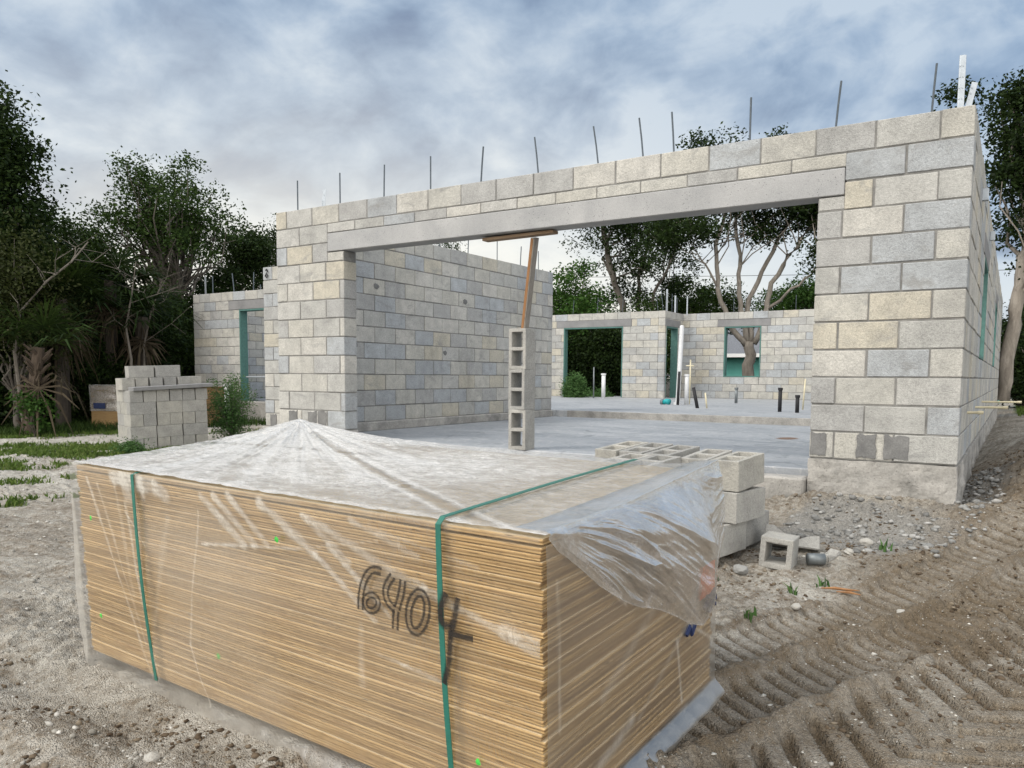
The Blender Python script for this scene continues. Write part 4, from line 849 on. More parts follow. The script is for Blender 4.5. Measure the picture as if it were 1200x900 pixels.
# --- clear film on the short right side
RST = [([.85, -.55], [.90, -.80], .006, .6), ([.95, -.52], [1.2, -.66], .006, .5), ([.10, -.05], [.45, -.30], .005, .4), ([.55, -.72], [1.05, -.46], .01, .2), ([.2, -.78], [.5, -.70], .02, .35), ([.3, -.55], [.8, -.30], .02, .2), ([.05, -.12], [.06, -.55], .005, .35)]
def right_pos(u, v):
    y = -.005+u*1.235; z = -.01-v*(BHGT+.03); x = .012+.008*fbm(y*5, z*6, 3)+sstep(.93, 1, v)*(.02+.05*fbm(y*5, 2+0*y, 2))
    return np.stack([x, y, z+ZT], -1)
def right_milk(u, v, P):
    y, z = P[..., 1], P[..., 2]-ZT; m = .04+.10*sstep(.45, .7, fbm(y*2, z*3+4, 3))
    for a, b, w, s in RST: d, q = seg(y, z, a, b); m = m+s*np.exp(-(d/w)**2)*(.4+fbm(y*20, z*20, 2))
    return m+.12*sstep(.93, 1, v)*(.2+1.2*fbm(y*9, z*20, 3))
P, Fq, a = grid(120, 90, right_pos, right_milk); np_mesh('plastic_wrap', P, Fq, M_CLEAR, bun, True, {'milk': a})
# --- loose flap ballooning off the right end
def hem(s): return np.interp(s, [0, .04, .2, .42, .72, .86, .97, 1.05], [.0, .05, .19, .345, .50, .505, .34, .20])
def flap_pos(u, v):
    s = u*1.015; y = s*1.22; cl = 1-.75*sstep(.72, 1.0, s); hd = hem(s); lift = .022*sstep(.35, 1.0, s)
    over = .10                                                    # starts on top of the sheets
    t = v*(over+hd+.02)
    onto = np.clip(over-t, 0, None); down = np.clip(t-over, 0, None); f = np.clip(down/np.maximum(hd, .02), 0, 1)
    bulge = .010+.050*sstep(.15, .85, s)*np.sin(np.clip(f, 0, 1)*math.pi*.8)+.035*f*sstep(.3, .8, s)
    fold = .03*(fbm(s*2.6-f*1.9+4, f*2.2+s, 3)-.5)*2*sstep(.05, .4, s)*sstep(0, .3, f)
    rid = .025*ridge(fbm(s*3.2-f*2.6+1, s*.8+f*.6, 2))**3*sstep(.1, .4, s)*sstep(0, .2, f)
    qa, qb = s*3.2-f*2.6, s*.8+f*.6; crum = (.012*ridge(fbm(qa*2.3+8, qb*2, 2))**2+.007*ridge(fbm(qa*6, qb*4+3, 2))**2+.003*ridge(fbm(qa*14, qb*12, 2)))*sstep(.08, .3, s)*sstep(0, .15, f)
    rid = rid+crum*.7
    x = .014+(bulge*sstep(0, .35, f)+fold+rid)*cl-onto*1.0
    z = .02+lift*np.exp(-((t-over)/.12)**2)-down*.97+.010*fbm(s*8, t*9, 3)+.012*np.sin(s*16)*sstep(.8, 1, f)
    y = y+.05*sstep(.85, 1.06, s)*f*0+.02*(fbm(s*5, f*3, 2)-.5)
    return np.stack([x, y, z+ZT], -1)
def flap_milk(u, v, P):
    s, f = u*1.015, v; k = ridge(fbm(s*3.2-f*2.6+1, s*.8+f*.6, 2))**6; k2 = ridge(fbm(s*8-f*5, s*3+f*2, 3))**6
    m = .04+.20*k+.45*k2+.10*sstep(.5, .72, fbm(s*3+2, f*3, 2))+.45*np.exp(-((v-1)/.012)**2)+.10*sstep(.6, 1, s)
    m = m+.18*np.exp(-((v-.16)/.08)**2)*sstep(.1, .5, s); m = m*sstep(0, .10, v)*(1-.6*np.exp(-((s-.95)/.09)**2-((f-.85)/.25)**2))
    return m
P, Fq, a = grid(330, 220, flap_pos, flap_milk); np_mesh('plastic_wrap', P, Fq, M_FLAP, bun, True, {'milk': a})
# --- straps
def ribbon(pts, w, nrm, name, mat, parent, th=.0025, uv=False):
    """flat band along pts; nrm the outward direction of each point"""
    pts = [Vector(p) for p in pts]; vs_, fs = [], []
    for i, p in enumerate(pts):
        d = (pts[min(i+1, len(pts)-1)]-pts[max(i-1, 0)]).normalized(); n = Vector(nrm[i]).normalized(); s = d.cross(n).normalized()*w/2
        vs_ += [p-s, p+s, p+s+n*th, p-s+n*th]
    for i in range(len(pts)-1):
        for k in range(4): fs.append((4*i+k, 4*i+(k+1) % 4, 4*i+4+(k+1) % 4, 4*i+4+k))
    return MB().add(vs_, fs).build(name, mat, parent)
for xa, xb, xt in ((-1.945, -1.88, -2.09), (-.335, -.30, -.335)):
    n = 14; pts, nr = [], []
    for i in range(n): t = 1-i/(n-1); pts.append((xa+(xt-xa)*t, .0+t*1.225, ZT+(.0215 if xa > -1 else .0105)+.006*math.exp(-((t-.5)/.5)**2))); nr.append((0, 0, 1))
    pts.append((xa, -.022, ZT+.006)); nr.append((0, -1, 1))
    for i in range(1, 12): t = i/11; pts.append((xa+(xb-xa)*t, -.022-.012*math.sin(t*3.1), ZT-t*(BHGT-.005))); nr.append((0, -1, 0))
    ribbon(pts, .019, nr, 'strap', M_STRAP, bun)
# --- sprayed number
def stroke(pts, w, mat, name, y=-.034):
    p = np.array(pts, float); d = np.r_[0, np.cumsum(np.hypot(*np.diff(p, axis=0).T))]; n = max(8, int(d[-1]/.008)); q = np.linspace(0, d[-1], n)
    k = np.ones(5)/5; xs_, zs_ = np.interp(q, d, p[:, 0]), np.interp(q, d, p[:, 1])
    closed = np.hypot(*(p[0]-p[-1])) < 1e-3
    def smooth(a):
        e = np.r_[[a[0]]*2, a, [a[-1]]*2] if not closed else np.r_[a[-3:-1], a, a[1:3]]; return np.convolve(e, k, 'valid')
    xs_, zs_ = smooth(xs_), smooth(zs_)
    if not closed:                                               # soft rounded ends
        pass
    tx, tz = np.gradient(xs_), np.gradient(zs_); ln = np.hypot(tx, tz)+1e-9; nx_, nz_ = -tz/ln, tx/ln
    me = bpy.data.meshes.new(name); V_, F_ = [], []
    for i in range(n): V_ += [(xs_[i]-nx_[i]*w/2, y, ZT+zs_[i]-nz_[i]*w/2), (xs_[i]+nx_[i]*w/2, y, ZT+zs_[i]+nz_[i]*w/2)]
    F_ = [(2*i, 2*i+2, 2*i+3, 2*i+1) for i in range(n-1)]
    me.from_pydata(V_, [], F_); uvl = me.uv_layers.new(name='UVMap')
    for poly in me.polygons:
        for li in poly.loop_indices: vi = me.loops[li].vertex_index; uvl.data[li].uv = ((vi//2)/n, vi % 2)
    me.materials.append(mat); return link(bpy.data.objects.new(name, me), bun)
G6 = [[-.552, -.167], [-.575, -.160], [-.600, -.166], [-.623, -.19], [-.642, -.227], [-.652, -.272], [-.651, -.307]]
GL = [[-.636, -.276], [-.631, -.262], [-.618, -.25], [-.601, -.243], [-.585, -.244], [-.574, -.251], [-.57, -.264], [-.575, -.279], [-.587, -.291], [-.604, -.298], [-.62, -.297], [-.632, -.289], [-.636, -.276]]
G0 = [[-.374, -.255], [-.381, -.28], [-.392, -.302], [-.407, -.319], [-.421, -.327], [-.435, -.325], [-.445, -.313], [-.449, -.293], [-.448, -.269], [-.441, -.244], [-.429, -.221], [-.415, -.205], [-.4, -.198], [-.387, -.2], [-.378, -.212], [-.373, -.231], [-.374, -.255]]
for i, (p, w, m) in enumerate([(G6, .035, M_SPRAYH), (GL, .029, M_SPRAYH), ([[-.504, -.165], [-.538, -.205], [-.543, -.239], [-.522, -.266], [-.497, -.272]], .035, M_SPRAYH), ([[-.466, -.170], [-.474, -.217], [-.497, -.272]], .035, M_SPRAYH), ([[-.497, -.268], [-.503, -.306], [-.505, -.34]], .035, M_SPRAYH), (G0, .036, M_SPRAYH),
                  ([[-.297, -.180], [-.321, -.224], [-.327, -.264], [-.305, -.288], [-.274, -.273]], .038, M_SPRAY), ([[-.256, -.185], [-.27, -.251], [-.289, -.314], [-.292, -.365], [-.302, -.419], [-.318, -.462]], .031, M_SPRAY), ([[-.30, -.303], [-.254, -.3], [-.200, -.299]], .033, M_SPRAY)]):
    stroke(p, w, m, 'sprayed_digit', -.033-.0006*i)
# small paint dabs, orange and blue print on the short side
def dab(name, mat, x, z, s, plane='f'):
    r = random.Random(int(x*997)); n = 9; ring = [(math.cos(k*2*math.pi/n)*s*r.uniform(.6, 1.2), math.sin(k*2*math.pi/n)*s*r.uniform(.7, 1.25)) for k in range(n)]
    if plane == 'f': vs_ = [(x+a, -.031, ZT+z+b) for a, b in ring]+[(x, -.033, ZT+z)]
    else: vs_ = [(.027, x+a, ZT+z+b) for a, b in ring]+[(.029, x, ZT+z)]
    return MB().add(vs_, [(k, (k+1) % n, n) for k in range(n)]).build(name, mat, bun)
for x, z in [(-2.289, -.21), (-2.272, -.64), (-1.045, -.133), (-1.422, -.631), (-.202, -.665)]: dab('paint_dab', M_GREENDOT, x, z, .011)
og = MB(); og.box((.014, 1.135, ZT-.405), (.004, .155, .125), .001, 0); og.build('orange_patch', M_ORANGE, bun)
for pts in ([(1.10, -.51), (1.13, -.49), (1.15, -.53), (1.18, -.50), (1.21, -.52)], [(1.12, -.47), (1.16, -.475), (1.20, -.46), (1.21, -.50)], [(.93, -.56), (.96, -.535), (.98, -.57), (1.01, -.54)]):
    MB().tube([(.016, y, ZT+z) for y, z in pts], .010, 6).build('blue_print', M_BLUE, bun)
# timber skids under the bundle
for yy in (.12, 1.08): MB().box((-LX/2, yy, -.045), (LX-.1, .09, .088), .004).build('skid', M_GREYWOOD, bun)

# second bundle behind the pallet of blocks
bx = thing('plywood_bundle', 'far wrapped plywood bundle with dark blue print behind the block pallet', 'plywood bundle', (-9.2, 2.95, -0.58), R(16))
MB().box((1.2, .6, .48), (2.44, 1.2, .86), .01).build('sheets', M_PLY, bx)
for q_ in (.3, 2.1): MB().box((q_, .6, .025), (.09, 1.15, .05), .004).build('skid', M_GREYWOOD, bx)
vv = np.array([(u_, w_) for w_ in np.linspace(0, 1, 20) for u_ in np.linspace(0, 1, 30)])
def fpos(u, v): return np.stack([-.02+u*2.5, -.02-.02*fbm(u*9, v*7, 2), .93-v*.55+.02*fbm(u*7, v*3, 2)], -1)
P, Fq, a = grid(40, 20, fpos, lambda u, v, P: .2+.35*fbm(u*9, v*9, 2)); np_mesh('plastic_wrap', P, Fq, M_FILM, bx, True, {'milk': a})
def fpos(u, v): return np.stack([-.02+u*2.5, -.02+v*1.24, .925+.02*fbm(u*9, v*7, 2)], -1)
P, Fq, a = grid(40, 20, fpos, lambda u, v, P: .75+.2*fbm(u*9, v*9, 2)); np_mesh('plastic_wrap', P, Fq, M_FILM, bx, True, {'milk': a})
MB().box((.25, -.05, .50), (.30, .006, .12), .001).build('blue_print', M_BLUE, bx)

# ------------------------------------------------------------------ stones, clods, rubble (uncountable)
def rock_shape(r, k=0):
    t = (1+5**.5)/2; v = np.array([(-1, t, 0), (1, t, 0), (-1, -t, 0), (1, -t, 0), (0, -1, t), (0, 1, t), (0, -1, -t), (0, 1, -t), (t, 0, -1), (t, 0, 1), (-t, 0, -1), (-t, 0, 1)], float); v /= np.linalg.norm(v[0])
    f = np.array([(0, 11, 5), (0, 5, 1), (0, 1, 7), (0, 7, 10), (0, 10, 11), (1, 5, 9), (5, 11, 4), (11, 10, 2), (10, 7, 6), (7, 1, 8), (3, 9, 4), (3, 4, 2), (3, 2, 6), (3, 6, 8), (3, 8, 9), (4, 9, 5), (2, 4, 11), (6, 2, 10), (8, 6, 7), (9, 8, 1)])
    return v*(1+r.uniform(-.5, .3, (12, 1))), f
def scatter(name, mat, x, y, size, label, cat, seed, sink=.25, flat=.6):
    r = np.random.default_rng(seed); n = len(x); shapes = [rock_shape(r) for _ in range(12)]; Vs, Fs = [], []
    zt_ = terrain(x, y)
    for k in range(12):
        idx = np.arange(k, n, 12)
        if not len(idx): continue
        v, f = shapes[k]; a = r.uniform(0, 6.28, len(idx)); c, s = np.cos(a), np.sin(a); sc_ = size[idx][:, None]*r.uniform(.65, 1.35, (len(idx), 3))*np.array([1, 1, flat])
        q = v[None]*sc_[:, None, :]; qx = q[..., 0]*c[:, None]-q[..., 1]*s[:, None]+x[idx][:, None]; qy = q[..., 0]*s[:, None]+q[..., 1]*c[:, None]+y[idx][:, None]; qz = q[..., 2]+(zt_[idx]+size[idx]*flat*(1-2*sink)*.5)[:, None]
        b = sum(len(w) for w in Vs); Vs.append(np.stack([qx, qy, qz], -1).reshape(-1, 3)); Fs.append((f[None]+(np.arange(len(idx))*12)[:, None, None]+b).reshape(-1, 3))
    o = np_mesh(name, np.concatenate(Vs), np.concatenate(Fs), mat); return tag(o, label, cat, None, 'stuff')
rg_ = np.random.default_rng(3)
def pick(n, x0, x1, y0, y1, f=None):
    x, y = rg_.uniform(x0, x1, n), rg_.uniform(y0, y1, n)
    ok = ~((x > 0) & (x < L) & (y > .02)) & ~((x > -8.9) & (x < L) & (y > 5.4))
    lx_ = (x-6.18)*math.cos(.047)-(y+4.48)*math.sin(.047); ly_ = (x-6.18)*math.sin(.047)+(y+4.48)*math.cos(.047); ok &= ~((lx_ > -2.5) & (lx_ < .03) & (ly_ > -.02) & (ly_ < 1.25))
    if f is not None: ok &= rg_.random(n) < f(x, y)
    return x[ok], y[ok]
x, y = pick(15000, 2.4, 8.4, -5.6, .6, lambda x, y: .15+.85*sstep(.42, .62, fbm(x*1.7+3, y*1.7, 3))); scatter('gravel', M_STONE, x, y, .002+.0055*rg_.random(len(x))**3+.007*(rg_.random(len(x)) > .98), 'pale crushed limestone pebbles scattered over the ground', 'gravel', 1)
x, y = pick(9000, -7, 3.2, -4.5, 3.5); x2, y2 = pick(500, 2.5, 8, -5.4, .4); x, y = np.r_[x, x2], np.r_[y, y2]; scatter('gravel', M_STONE, x, y, .005+.012*rg_.random(len(x))**3, 'coarser pale stones on the open ground left of the bundle', 'gravel', 2)
x, y = pick(1500, 3.2, 5.6, -5.3, -4.2, lambda x, y: bumpf(x, y, 4.6, -4.85, .9, .25)); scatter('gravel', M_STONE, x, y, .004+.015*rg_.random(len(x))**4, 'pale stones gathered along the rut before the bundle', 'gravel', 8)
x, y = pick(18000, 5.6, 8.3, -4.6, 2.5, lambda x, y: .06+sstep(.5, .62, fbm(x*2.2, y*2.2+7, 3))+.7*bumpf(x, y, 6.95, -2.65, .3, .5)+.7*bumpf(x, y, 7.3, 1.2, .5, 1.6)); scatter('soil_clods', M_CLOD, x, y, .003+.014*rg_.random(len(x))**3.5, 'crumbly dark soil clods churned up beside the tyre tracks', 'soil', 3)
x, y = pick(2500, 3.0, 5.4, -5.5, -4.4, lambda x, y: sstep(.45, .6, fbm(x*2.5+11, y*2.5, 3))); scatter('soil_clods', M_CLOD, x, y, .004+.013*rg_.random(len(x))**3, 'dark soil clods on the ground left of the bundle', 'soil', 4)
x, y = pick(9000, 5.7, 7.35, -1.3, 2.6, lambda x, y: sstep(.2, .7, bumpf(x, y, 6.35, -.5, .5, .42)+bumpf(x, y, 7.0, .9, .16, 1.0)+.5*(fbm(x*5, y*5, 2)-.5))); scatter('rubble', M_RUBBLE, x, y, .003+.030*rg_.random(len(x))**4.5, 'grey broken mortar rubble at the foot of the garage pillar', 'rubble', 5)
def stone(name, label, x, y, s, mat, seed):
    r = np.random.default_rng(seed); bm = bmesh.new(); bmesh.ops.create_icosphere(bm, subdivisions=3, radius=1)
    for v in bm.verts:
        n = fbm(np.array([v.co.x*1.3+seed]), np.array([v.co.y*1.3+v.co.z*2]), 3)[0]; v.co *= .7+.6*n; v.co.z *= .62
    me = bpy.data.meshes.new(name); bm.to_mesh(me); bm.free(); me.materials.append(mat); o = link(bpy.data.objects.new(name, me)); o.location = (x, y, float(terrain(x, y))+s*.2); o.scale = (s, s*.8, s); o.rotation_euler = (0, 0, seed); return tag(o, label, 'stone')
stone('stone', 'white limestone lump on grey rubble near the pillar base', 6.42, -.72, .045, M_STONE, 3); stone('stone', 'smaller pale stone below the white lump', 6.36, -1.0, .035, M_STONE, 5)
stone('stone', 'lone pale stone on the upper tyre track', 6.75, -1.85, .022, M_STONE, 7); stone('stone', 'flat pale stone in the gravel left of the tracks', 6.28, -2.05, .03, M_STONE, 8)
stone('stone', 'grey stone lump against the foot of the block heap', 5.86, -1.62, .05, M_RUBBLE, 9); stone('stone', 'pale stone left of the skirt of film', 4.78, -4.72, .035, M_STONE, 12)
stone('stone', 'dark rough stone in the rut at the lower left', 4.66, -5.0, .04, M_RUBBLE, 13)
ch = thing('wood_splinter', 'orange splintered wood strip lying on the gravel right of the bundle', 'wood scrap', (6.42, -1.62, float(terrain(6.42, -1.62))+.012), R(12)); MB().tube([(-.10, 0, 0), (-.03, .004, .006), (.05, -.003, .004), (.10, .014, .002)], [.003, .009, .007, .002], 5).build('strip', M_ORWOOD, ch)
MB().tube([(-.02, -.03, -.004), (.05, -.05, .003), (.10, -.07, 0)], [.003, .008, .003], 6).build('chip', M_ORWOOD, ch)
tp_ = thing('plastic_sheet', 'scrap of teal plastic sheet on the dirt at the right edge', 'plastic sheet', (8.02, 3.0, float(terrain(8.02, 3.0))+.03))
P, Fq, a = grid(20, 16, lambda u, v: np.stack([u*.7, v*.5-.25+.1*u, .05+.08*fbm(u*3, v*3, 3)], -1), lambda u, v, P: 0*u+1); np_mesh('sheet', P, Fq, M_TEALP, tp_, True)

# ------------------------------------------------------------------ vegetation
def leaf_quads(C_, size, r, droop=0.0, aspect=.55):
    C_ = np.repeat(C_, 3, 0)+r.normal(size=(3*len(C_), 3))*size*.6 if size > .08 else C_; size = size*.74 if size > .08 else size
    """one rhombic leaf per row of C_"""
    n = len(C_); a = r.normal(size=(n, 3)); a[:, 2] = a[:, 2]*.7-droop; a /= np.linalg.norm(a, axis=1)[:, None]; b = np.cross(a, r.normal(size=(n, 3))); b /= np.linalg.norm(b, axis=1)[:, None]+1e-9
    s = (size*r.uniform(.6, 1.4, n))[:, None]; V_ = np.stack([C_-a*s*.5, C_+b*s*aspect*.5, C_+a*s*.5, C_-b*s*aspect*.5], 1).reshape(-1, 3)
    return V_, np.arange(4*n).reshape(-1, 4)
def crown_points(r, n_puff, per, crown_c, crown_r, puff_r, shell=.55, low=-.7):
    P_ = r.normal(size=(n_puff, 3)); P_ /= np.linalg.norm(P_, axis=1)[:, None]; P_ = P_[P_[:, 2] > low]; rad = shell+(1-shell)*r.random(len(P_))
    puff = np.array(crown_c)+P_*rad[:, None]*np.array(crown_r)
    pts = []
    for c in puff:
        k = int(per*r.uniform(.5, 1.5)); s = puff_r*r.uniform(.6, 1.4); g = r.normal(size=(k, 3)); g = g/np.linalg.norm(g, axis=1)[:, None]*(r.random((k, 1))**.45)*np.array([1, 1, .6])*s
        pts.append(c+g)
    return puff, np.concatenate(pts)
def limb_path(a, b, r, n=5, wob=.12):
    a, b = np.array(a, float), np.array(b, float); L_ = np.linalg.norm(b-a); t = np.linspace(0, 1, n)[:, None]; p = a+(b-a)*t; p[1:-1] += r.normal(size=(n-2, 3))*wob*L_*.35; p[:, 2] += .10*L_*np.sin(t[:, 0]*math.pi)*.5; return p
def make_tree(name, label, loc, h, cr, base=.35, n_puff=60, per=120, leaf=.13, trunk_r=.16, mat=M_LEAFD, bark=M_BARK, seed=1, puff=.75, group=None, cat='tree', low=-.7, lean=(0, 0), shell=.5, stems=1, droop=0.0, limbs=16):
    r = np.random.default_rng(seed); t = thing(name, label, cat, loc, 0, group)
    cz = h*(base+1)/2; chh = h*(1-base)/2
    puffs, pts = crown_points(r, n_puff, per, (lean[0], lean[1], cz), (cr, cr, chh), puff, shell, low)
    V_, F_ = leaf_quads(pts, leaf, r, droop); np_mesh('crown', V_, F_, mat, t)
    mb = MB(); fork = np.array([lean[0]*.6, lean[1]*.6, h*base*.85])
    for s in range(stems):
        o = np.array([r.normal()*.12*(stems > 1), r.normal()*.12*(stems > 1), -.15]); e = fork+np.array([r.normal()*.4, r.normal()*.4, 0])*(stems > 1)
        mb.tube(limb_path(o, e, r, 6, .06), np.linspace(trunk_r*1.15, trunk_r*.7, 6), 8)
    step = max(1, len(puffs)//limbs)
    for c in puffs[::step]: p = limb_path(fork, c, r, 5, .16); mb.tube(p, np.linspace(trunk_r*.5, trunk_r*.08, 5), 5, 0, False)
    mb.build('trunk', bark, t, True); return t
GZN = -0.62
def tb(px, d, z=GZN): x, y, _ = bearing(px, d); return (x, y, z)
def size_at(px_span, d): return px_span*d/FPX
def gh(top_px, d, hor=438): return (hor-top_px)*d/FPX+CAM[2]-GZN
GL_ = 'trees of the wood left of the house'
def wood(px, d, top, hw, label, **k):
    h = gh(top, d); return make_tree(k.pop('name', 'broadleaf_tree'), label, tb(px, d), h, size_at(hw, d), group=k.pop('group', GL_), **k)
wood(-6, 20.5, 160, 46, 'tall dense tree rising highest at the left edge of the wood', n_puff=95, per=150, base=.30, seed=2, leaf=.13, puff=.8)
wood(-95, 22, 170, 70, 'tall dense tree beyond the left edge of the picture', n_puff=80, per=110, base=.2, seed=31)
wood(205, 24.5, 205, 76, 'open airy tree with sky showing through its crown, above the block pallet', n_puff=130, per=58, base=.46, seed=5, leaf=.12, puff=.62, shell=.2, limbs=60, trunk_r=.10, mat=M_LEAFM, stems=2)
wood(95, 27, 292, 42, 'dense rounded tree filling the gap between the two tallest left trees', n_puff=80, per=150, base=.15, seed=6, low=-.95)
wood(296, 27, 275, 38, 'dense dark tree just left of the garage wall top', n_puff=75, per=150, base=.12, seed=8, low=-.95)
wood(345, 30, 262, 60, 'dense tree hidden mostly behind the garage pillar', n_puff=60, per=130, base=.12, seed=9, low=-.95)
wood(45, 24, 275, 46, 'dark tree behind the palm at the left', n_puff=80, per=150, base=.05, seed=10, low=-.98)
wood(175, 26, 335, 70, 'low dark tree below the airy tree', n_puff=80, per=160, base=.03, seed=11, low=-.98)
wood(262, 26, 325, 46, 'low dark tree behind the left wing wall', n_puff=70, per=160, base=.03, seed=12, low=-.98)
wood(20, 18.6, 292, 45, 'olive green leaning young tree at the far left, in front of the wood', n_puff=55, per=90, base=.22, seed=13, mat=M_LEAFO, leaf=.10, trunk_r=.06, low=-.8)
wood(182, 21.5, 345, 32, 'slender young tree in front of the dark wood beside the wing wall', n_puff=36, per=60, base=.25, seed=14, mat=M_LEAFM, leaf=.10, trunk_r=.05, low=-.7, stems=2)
# understorey shrubs
k = 0
shr = None
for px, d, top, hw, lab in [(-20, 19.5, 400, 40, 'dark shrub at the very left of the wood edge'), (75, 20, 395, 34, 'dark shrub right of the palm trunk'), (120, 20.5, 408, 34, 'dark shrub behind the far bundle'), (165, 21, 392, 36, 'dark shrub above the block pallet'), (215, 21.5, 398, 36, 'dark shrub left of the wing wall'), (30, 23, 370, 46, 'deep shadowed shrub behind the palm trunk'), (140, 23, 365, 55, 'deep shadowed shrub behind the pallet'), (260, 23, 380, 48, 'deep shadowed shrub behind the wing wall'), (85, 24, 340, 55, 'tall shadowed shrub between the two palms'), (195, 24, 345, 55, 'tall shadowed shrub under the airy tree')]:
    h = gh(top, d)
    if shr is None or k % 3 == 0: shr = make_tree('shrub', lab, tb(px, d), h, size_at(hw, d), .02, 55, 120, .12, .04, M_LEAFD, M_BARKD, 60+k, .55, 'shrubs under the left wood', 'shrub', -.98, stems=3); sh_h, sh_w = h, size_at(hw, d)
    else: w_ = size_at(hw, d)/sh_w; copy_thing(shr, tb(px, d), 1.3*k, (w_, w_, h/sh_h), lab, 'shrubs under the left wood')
    k += 1
# cabbage palms
def fan(mb_v, mb_f, base, direction, r, ln=.95, blades=17, hang=.35):
    d = np.array(direction, float); d /= np.linalg.norm(d); side = np.cross(d, (0, 0, 1)); side /= np.linalg.norm(side)+1e-9; up = np.cross(side, d); tip = np.array(base)+d*ln*.55; tip[2] -= hang*.12
    w = np.array(side)*.012; b = len(mb_v); mb_v += [base-w, base+w, tip+w, tip-w]; mb_f.append((b, b+1, b+2, b+3))
    for i in range(blades):
        a = (i/(blades-1)-.5)*math.pi*1.35; q = d*math.cos(a)+side*math.sin(a)+up*r.uniform(-.12, .12); l_ = ln*(.55+.25*math.cos(a))*r.uniform(.85, 1.1)
        e = tip+q*l_*.6; e2 = tip+q*l_; e2[2] -= hang*l_*.7*r.uniform(.5, 1.3); pw = np.cross(q, up); pw = pw/(np.linalg.norm(pw)+1e-9)*.022; b = len(mb_v)
        mb_v += [tip-pw*.3, tip+pw*.3, e+pw, e-pw]; mb_f.append((b, b+1, b+2, b+3)); mb_v += [e-pw, e+pw, e2+pw*.15, e2-pw*.15]; mb_f.append((b+4, b+5, b+6, b+7))
def palm(label, loc, h, lean, seed, n_live=26, n_dead=10, trunk=.15, boots=True):
    r = np.random.default_rng(seed); t = thing('cabbage_palm', label, 'palm', loc, 0, 'palms at the edge of the wood'); top = np.array([lean[0], lean[1], h])
    mb = MB(); mb.tube([(0, 0, -.1), (lean[0]*.4, lean[1]*.4, h*.5), tuple(top)], [trunk*1.1, trunk, trunk*.9], 9)
    if boots:
        for i in range(70):
            f = r.uniform(.08, .98); a = r.uniform(0, 6.28); p = np.array([lean[0]*f, lean[1]*f, h*f]); o = np.array([math.cos(a), math.sin(a), .9]); mb.tube([p+o*np.array([trunk*.8, trunk*.8, 0]), p+o*.16+np.array([math.cos(a), math.sin(a), 0])*trunk*.8], [.035, .012], 4)
    mb.build('trunk', M_BOOT if boots else M_BARKD, t)
    v, f = [], []
    for i in range(n_live): a = r.uniform(0, 6.28); e = r.uniform(-.25, 1.1); fan(v, f, top.copy(), (math.cos(a)*math.cos(e), math.sin(a)*math.cos(e), math.sin(e)), r, r.uniform(.85, 1.25))
    np_mesh('crown', np.array(v), np.array(f), M_LEAFD, t)
    if n_dead:
        v, f = [], []
        for i in range(n_dead): a = r.uniform(0, 6.28); e = r.uniform(-1.45, -.8); fan(v, f, top-np.array([0, 0, .1]), (math.cos(a)*math.cos(e), math.sin(a)*math.cos(e), math.sin(e)), r, r.uniform(.8, 1.1), 11, .6)
        np_mesh('dead_fronds', np.array(v), np.array(f), M_DEADLEAF, t)
    return t
palm('short palm with shaggy brown frond bases on its trunk, left edge of the wood', tb(36, 17.6), 1.7, (.25, .1), 3, 14, 2, .11)
palm('palm with hanging dead fronds behind the shaggy palm', tb(75, 19.0), 2.75, (.1, 0), 4, 24, 14, .14, False)
palm('green palm above the far bundle', tb(130, 20.2), 3.3, (.2, 0), 5, 26, 8, .14, False)
palm('green palm right of the far bundle, lower', tb(165, 20.0), 2.5, (.2, 0), 6, 24, 6, .14, False)
vn = make_tree('vine', 'bright green creeper at the foot of the shaggy palm', tb(41, 17.2), .85, .28, .1, 7, 40, .10, .02, M_LEAFB, M_BARKD, 70, .25, None, 'vine', -.9)
# bare branches
def bare(label, loc, pts, r0, seed, nsub=7):
    r = np.random.default_rng(seed); t = thing('bare_tree', label, 'bare tree', loc, 0, 'bare grey trees before the wood'); mb = MB(); pts = [np.array(p, float) for p in pts]; mb.tube(pts, np.linspace(r0, r0*.3, len(pts)), 6)
    mb.build('trunk', M_BARK, t); sb = MB()
    for i in range(nsub):
        f = r.uniform(.35, .95)*(len(pts)-1); k_ = int(f); p = pts[k_]+(pts[min(k_+1, len(pts)-1)]-pts[k_])*(f-k_); d = r.normal(size=3)*np.array([.6, .6, .35])+np.array([.2, .1, .45]); e = p+d*r.uniform(.5, 1.1); m = (p+e)/2+r.normal(size=3)*.08
        sb.tube([p, m, e], [r0*.28, r0*.16, r0*.05], 5, 0, False)
        for j in range(2): e2 = m+(e-m)*.4+r.normal(size=3)*.28; sb.tube([m, e2], [r0*.18, r0*.05], 4, 0, False)
    sb.build('branch', M_BARK, t); return t
X_, Y_, Z_ = tb(30, 17.8)
def toward(px, d, z): x, y, _ = bearing(px, d); return (x-X_, y-Y_, z-Z_)
bare('bare dead branch slanting up to the right before the left wood', (X_, Y_, Z_), [(0, 0, 0), toward(22, 17.8, 1.0), toward(30, 17.8, 1.75), toward(62, 17.7, 2.35), toward(92, 17.6, 2.75), toward(112, 17.6, 3.15)], .04, 3, 8)
X_, Y_, Z_ = tb(152, 19); bare('thin bare sapling forking above the block pallet', (X_, Y_, Z_), [(0, 0, 0), toward(157, 19, .9), toward(152, 19, 1.6), toward(160, 19, 2.3), toward(166, 19, 3.0)], .035, 5, 6)
X_, Y_, Z_ = tb(172, 19.5); bare('second thin bare sapling right of the forking one', (X_, Y_, Z_), [(0, 0, 0), toward(172, 19.5, 1.2), toward(182, 19.5, 2.0), toward(196, 19.5, 2.7)], .03, 6, 5)

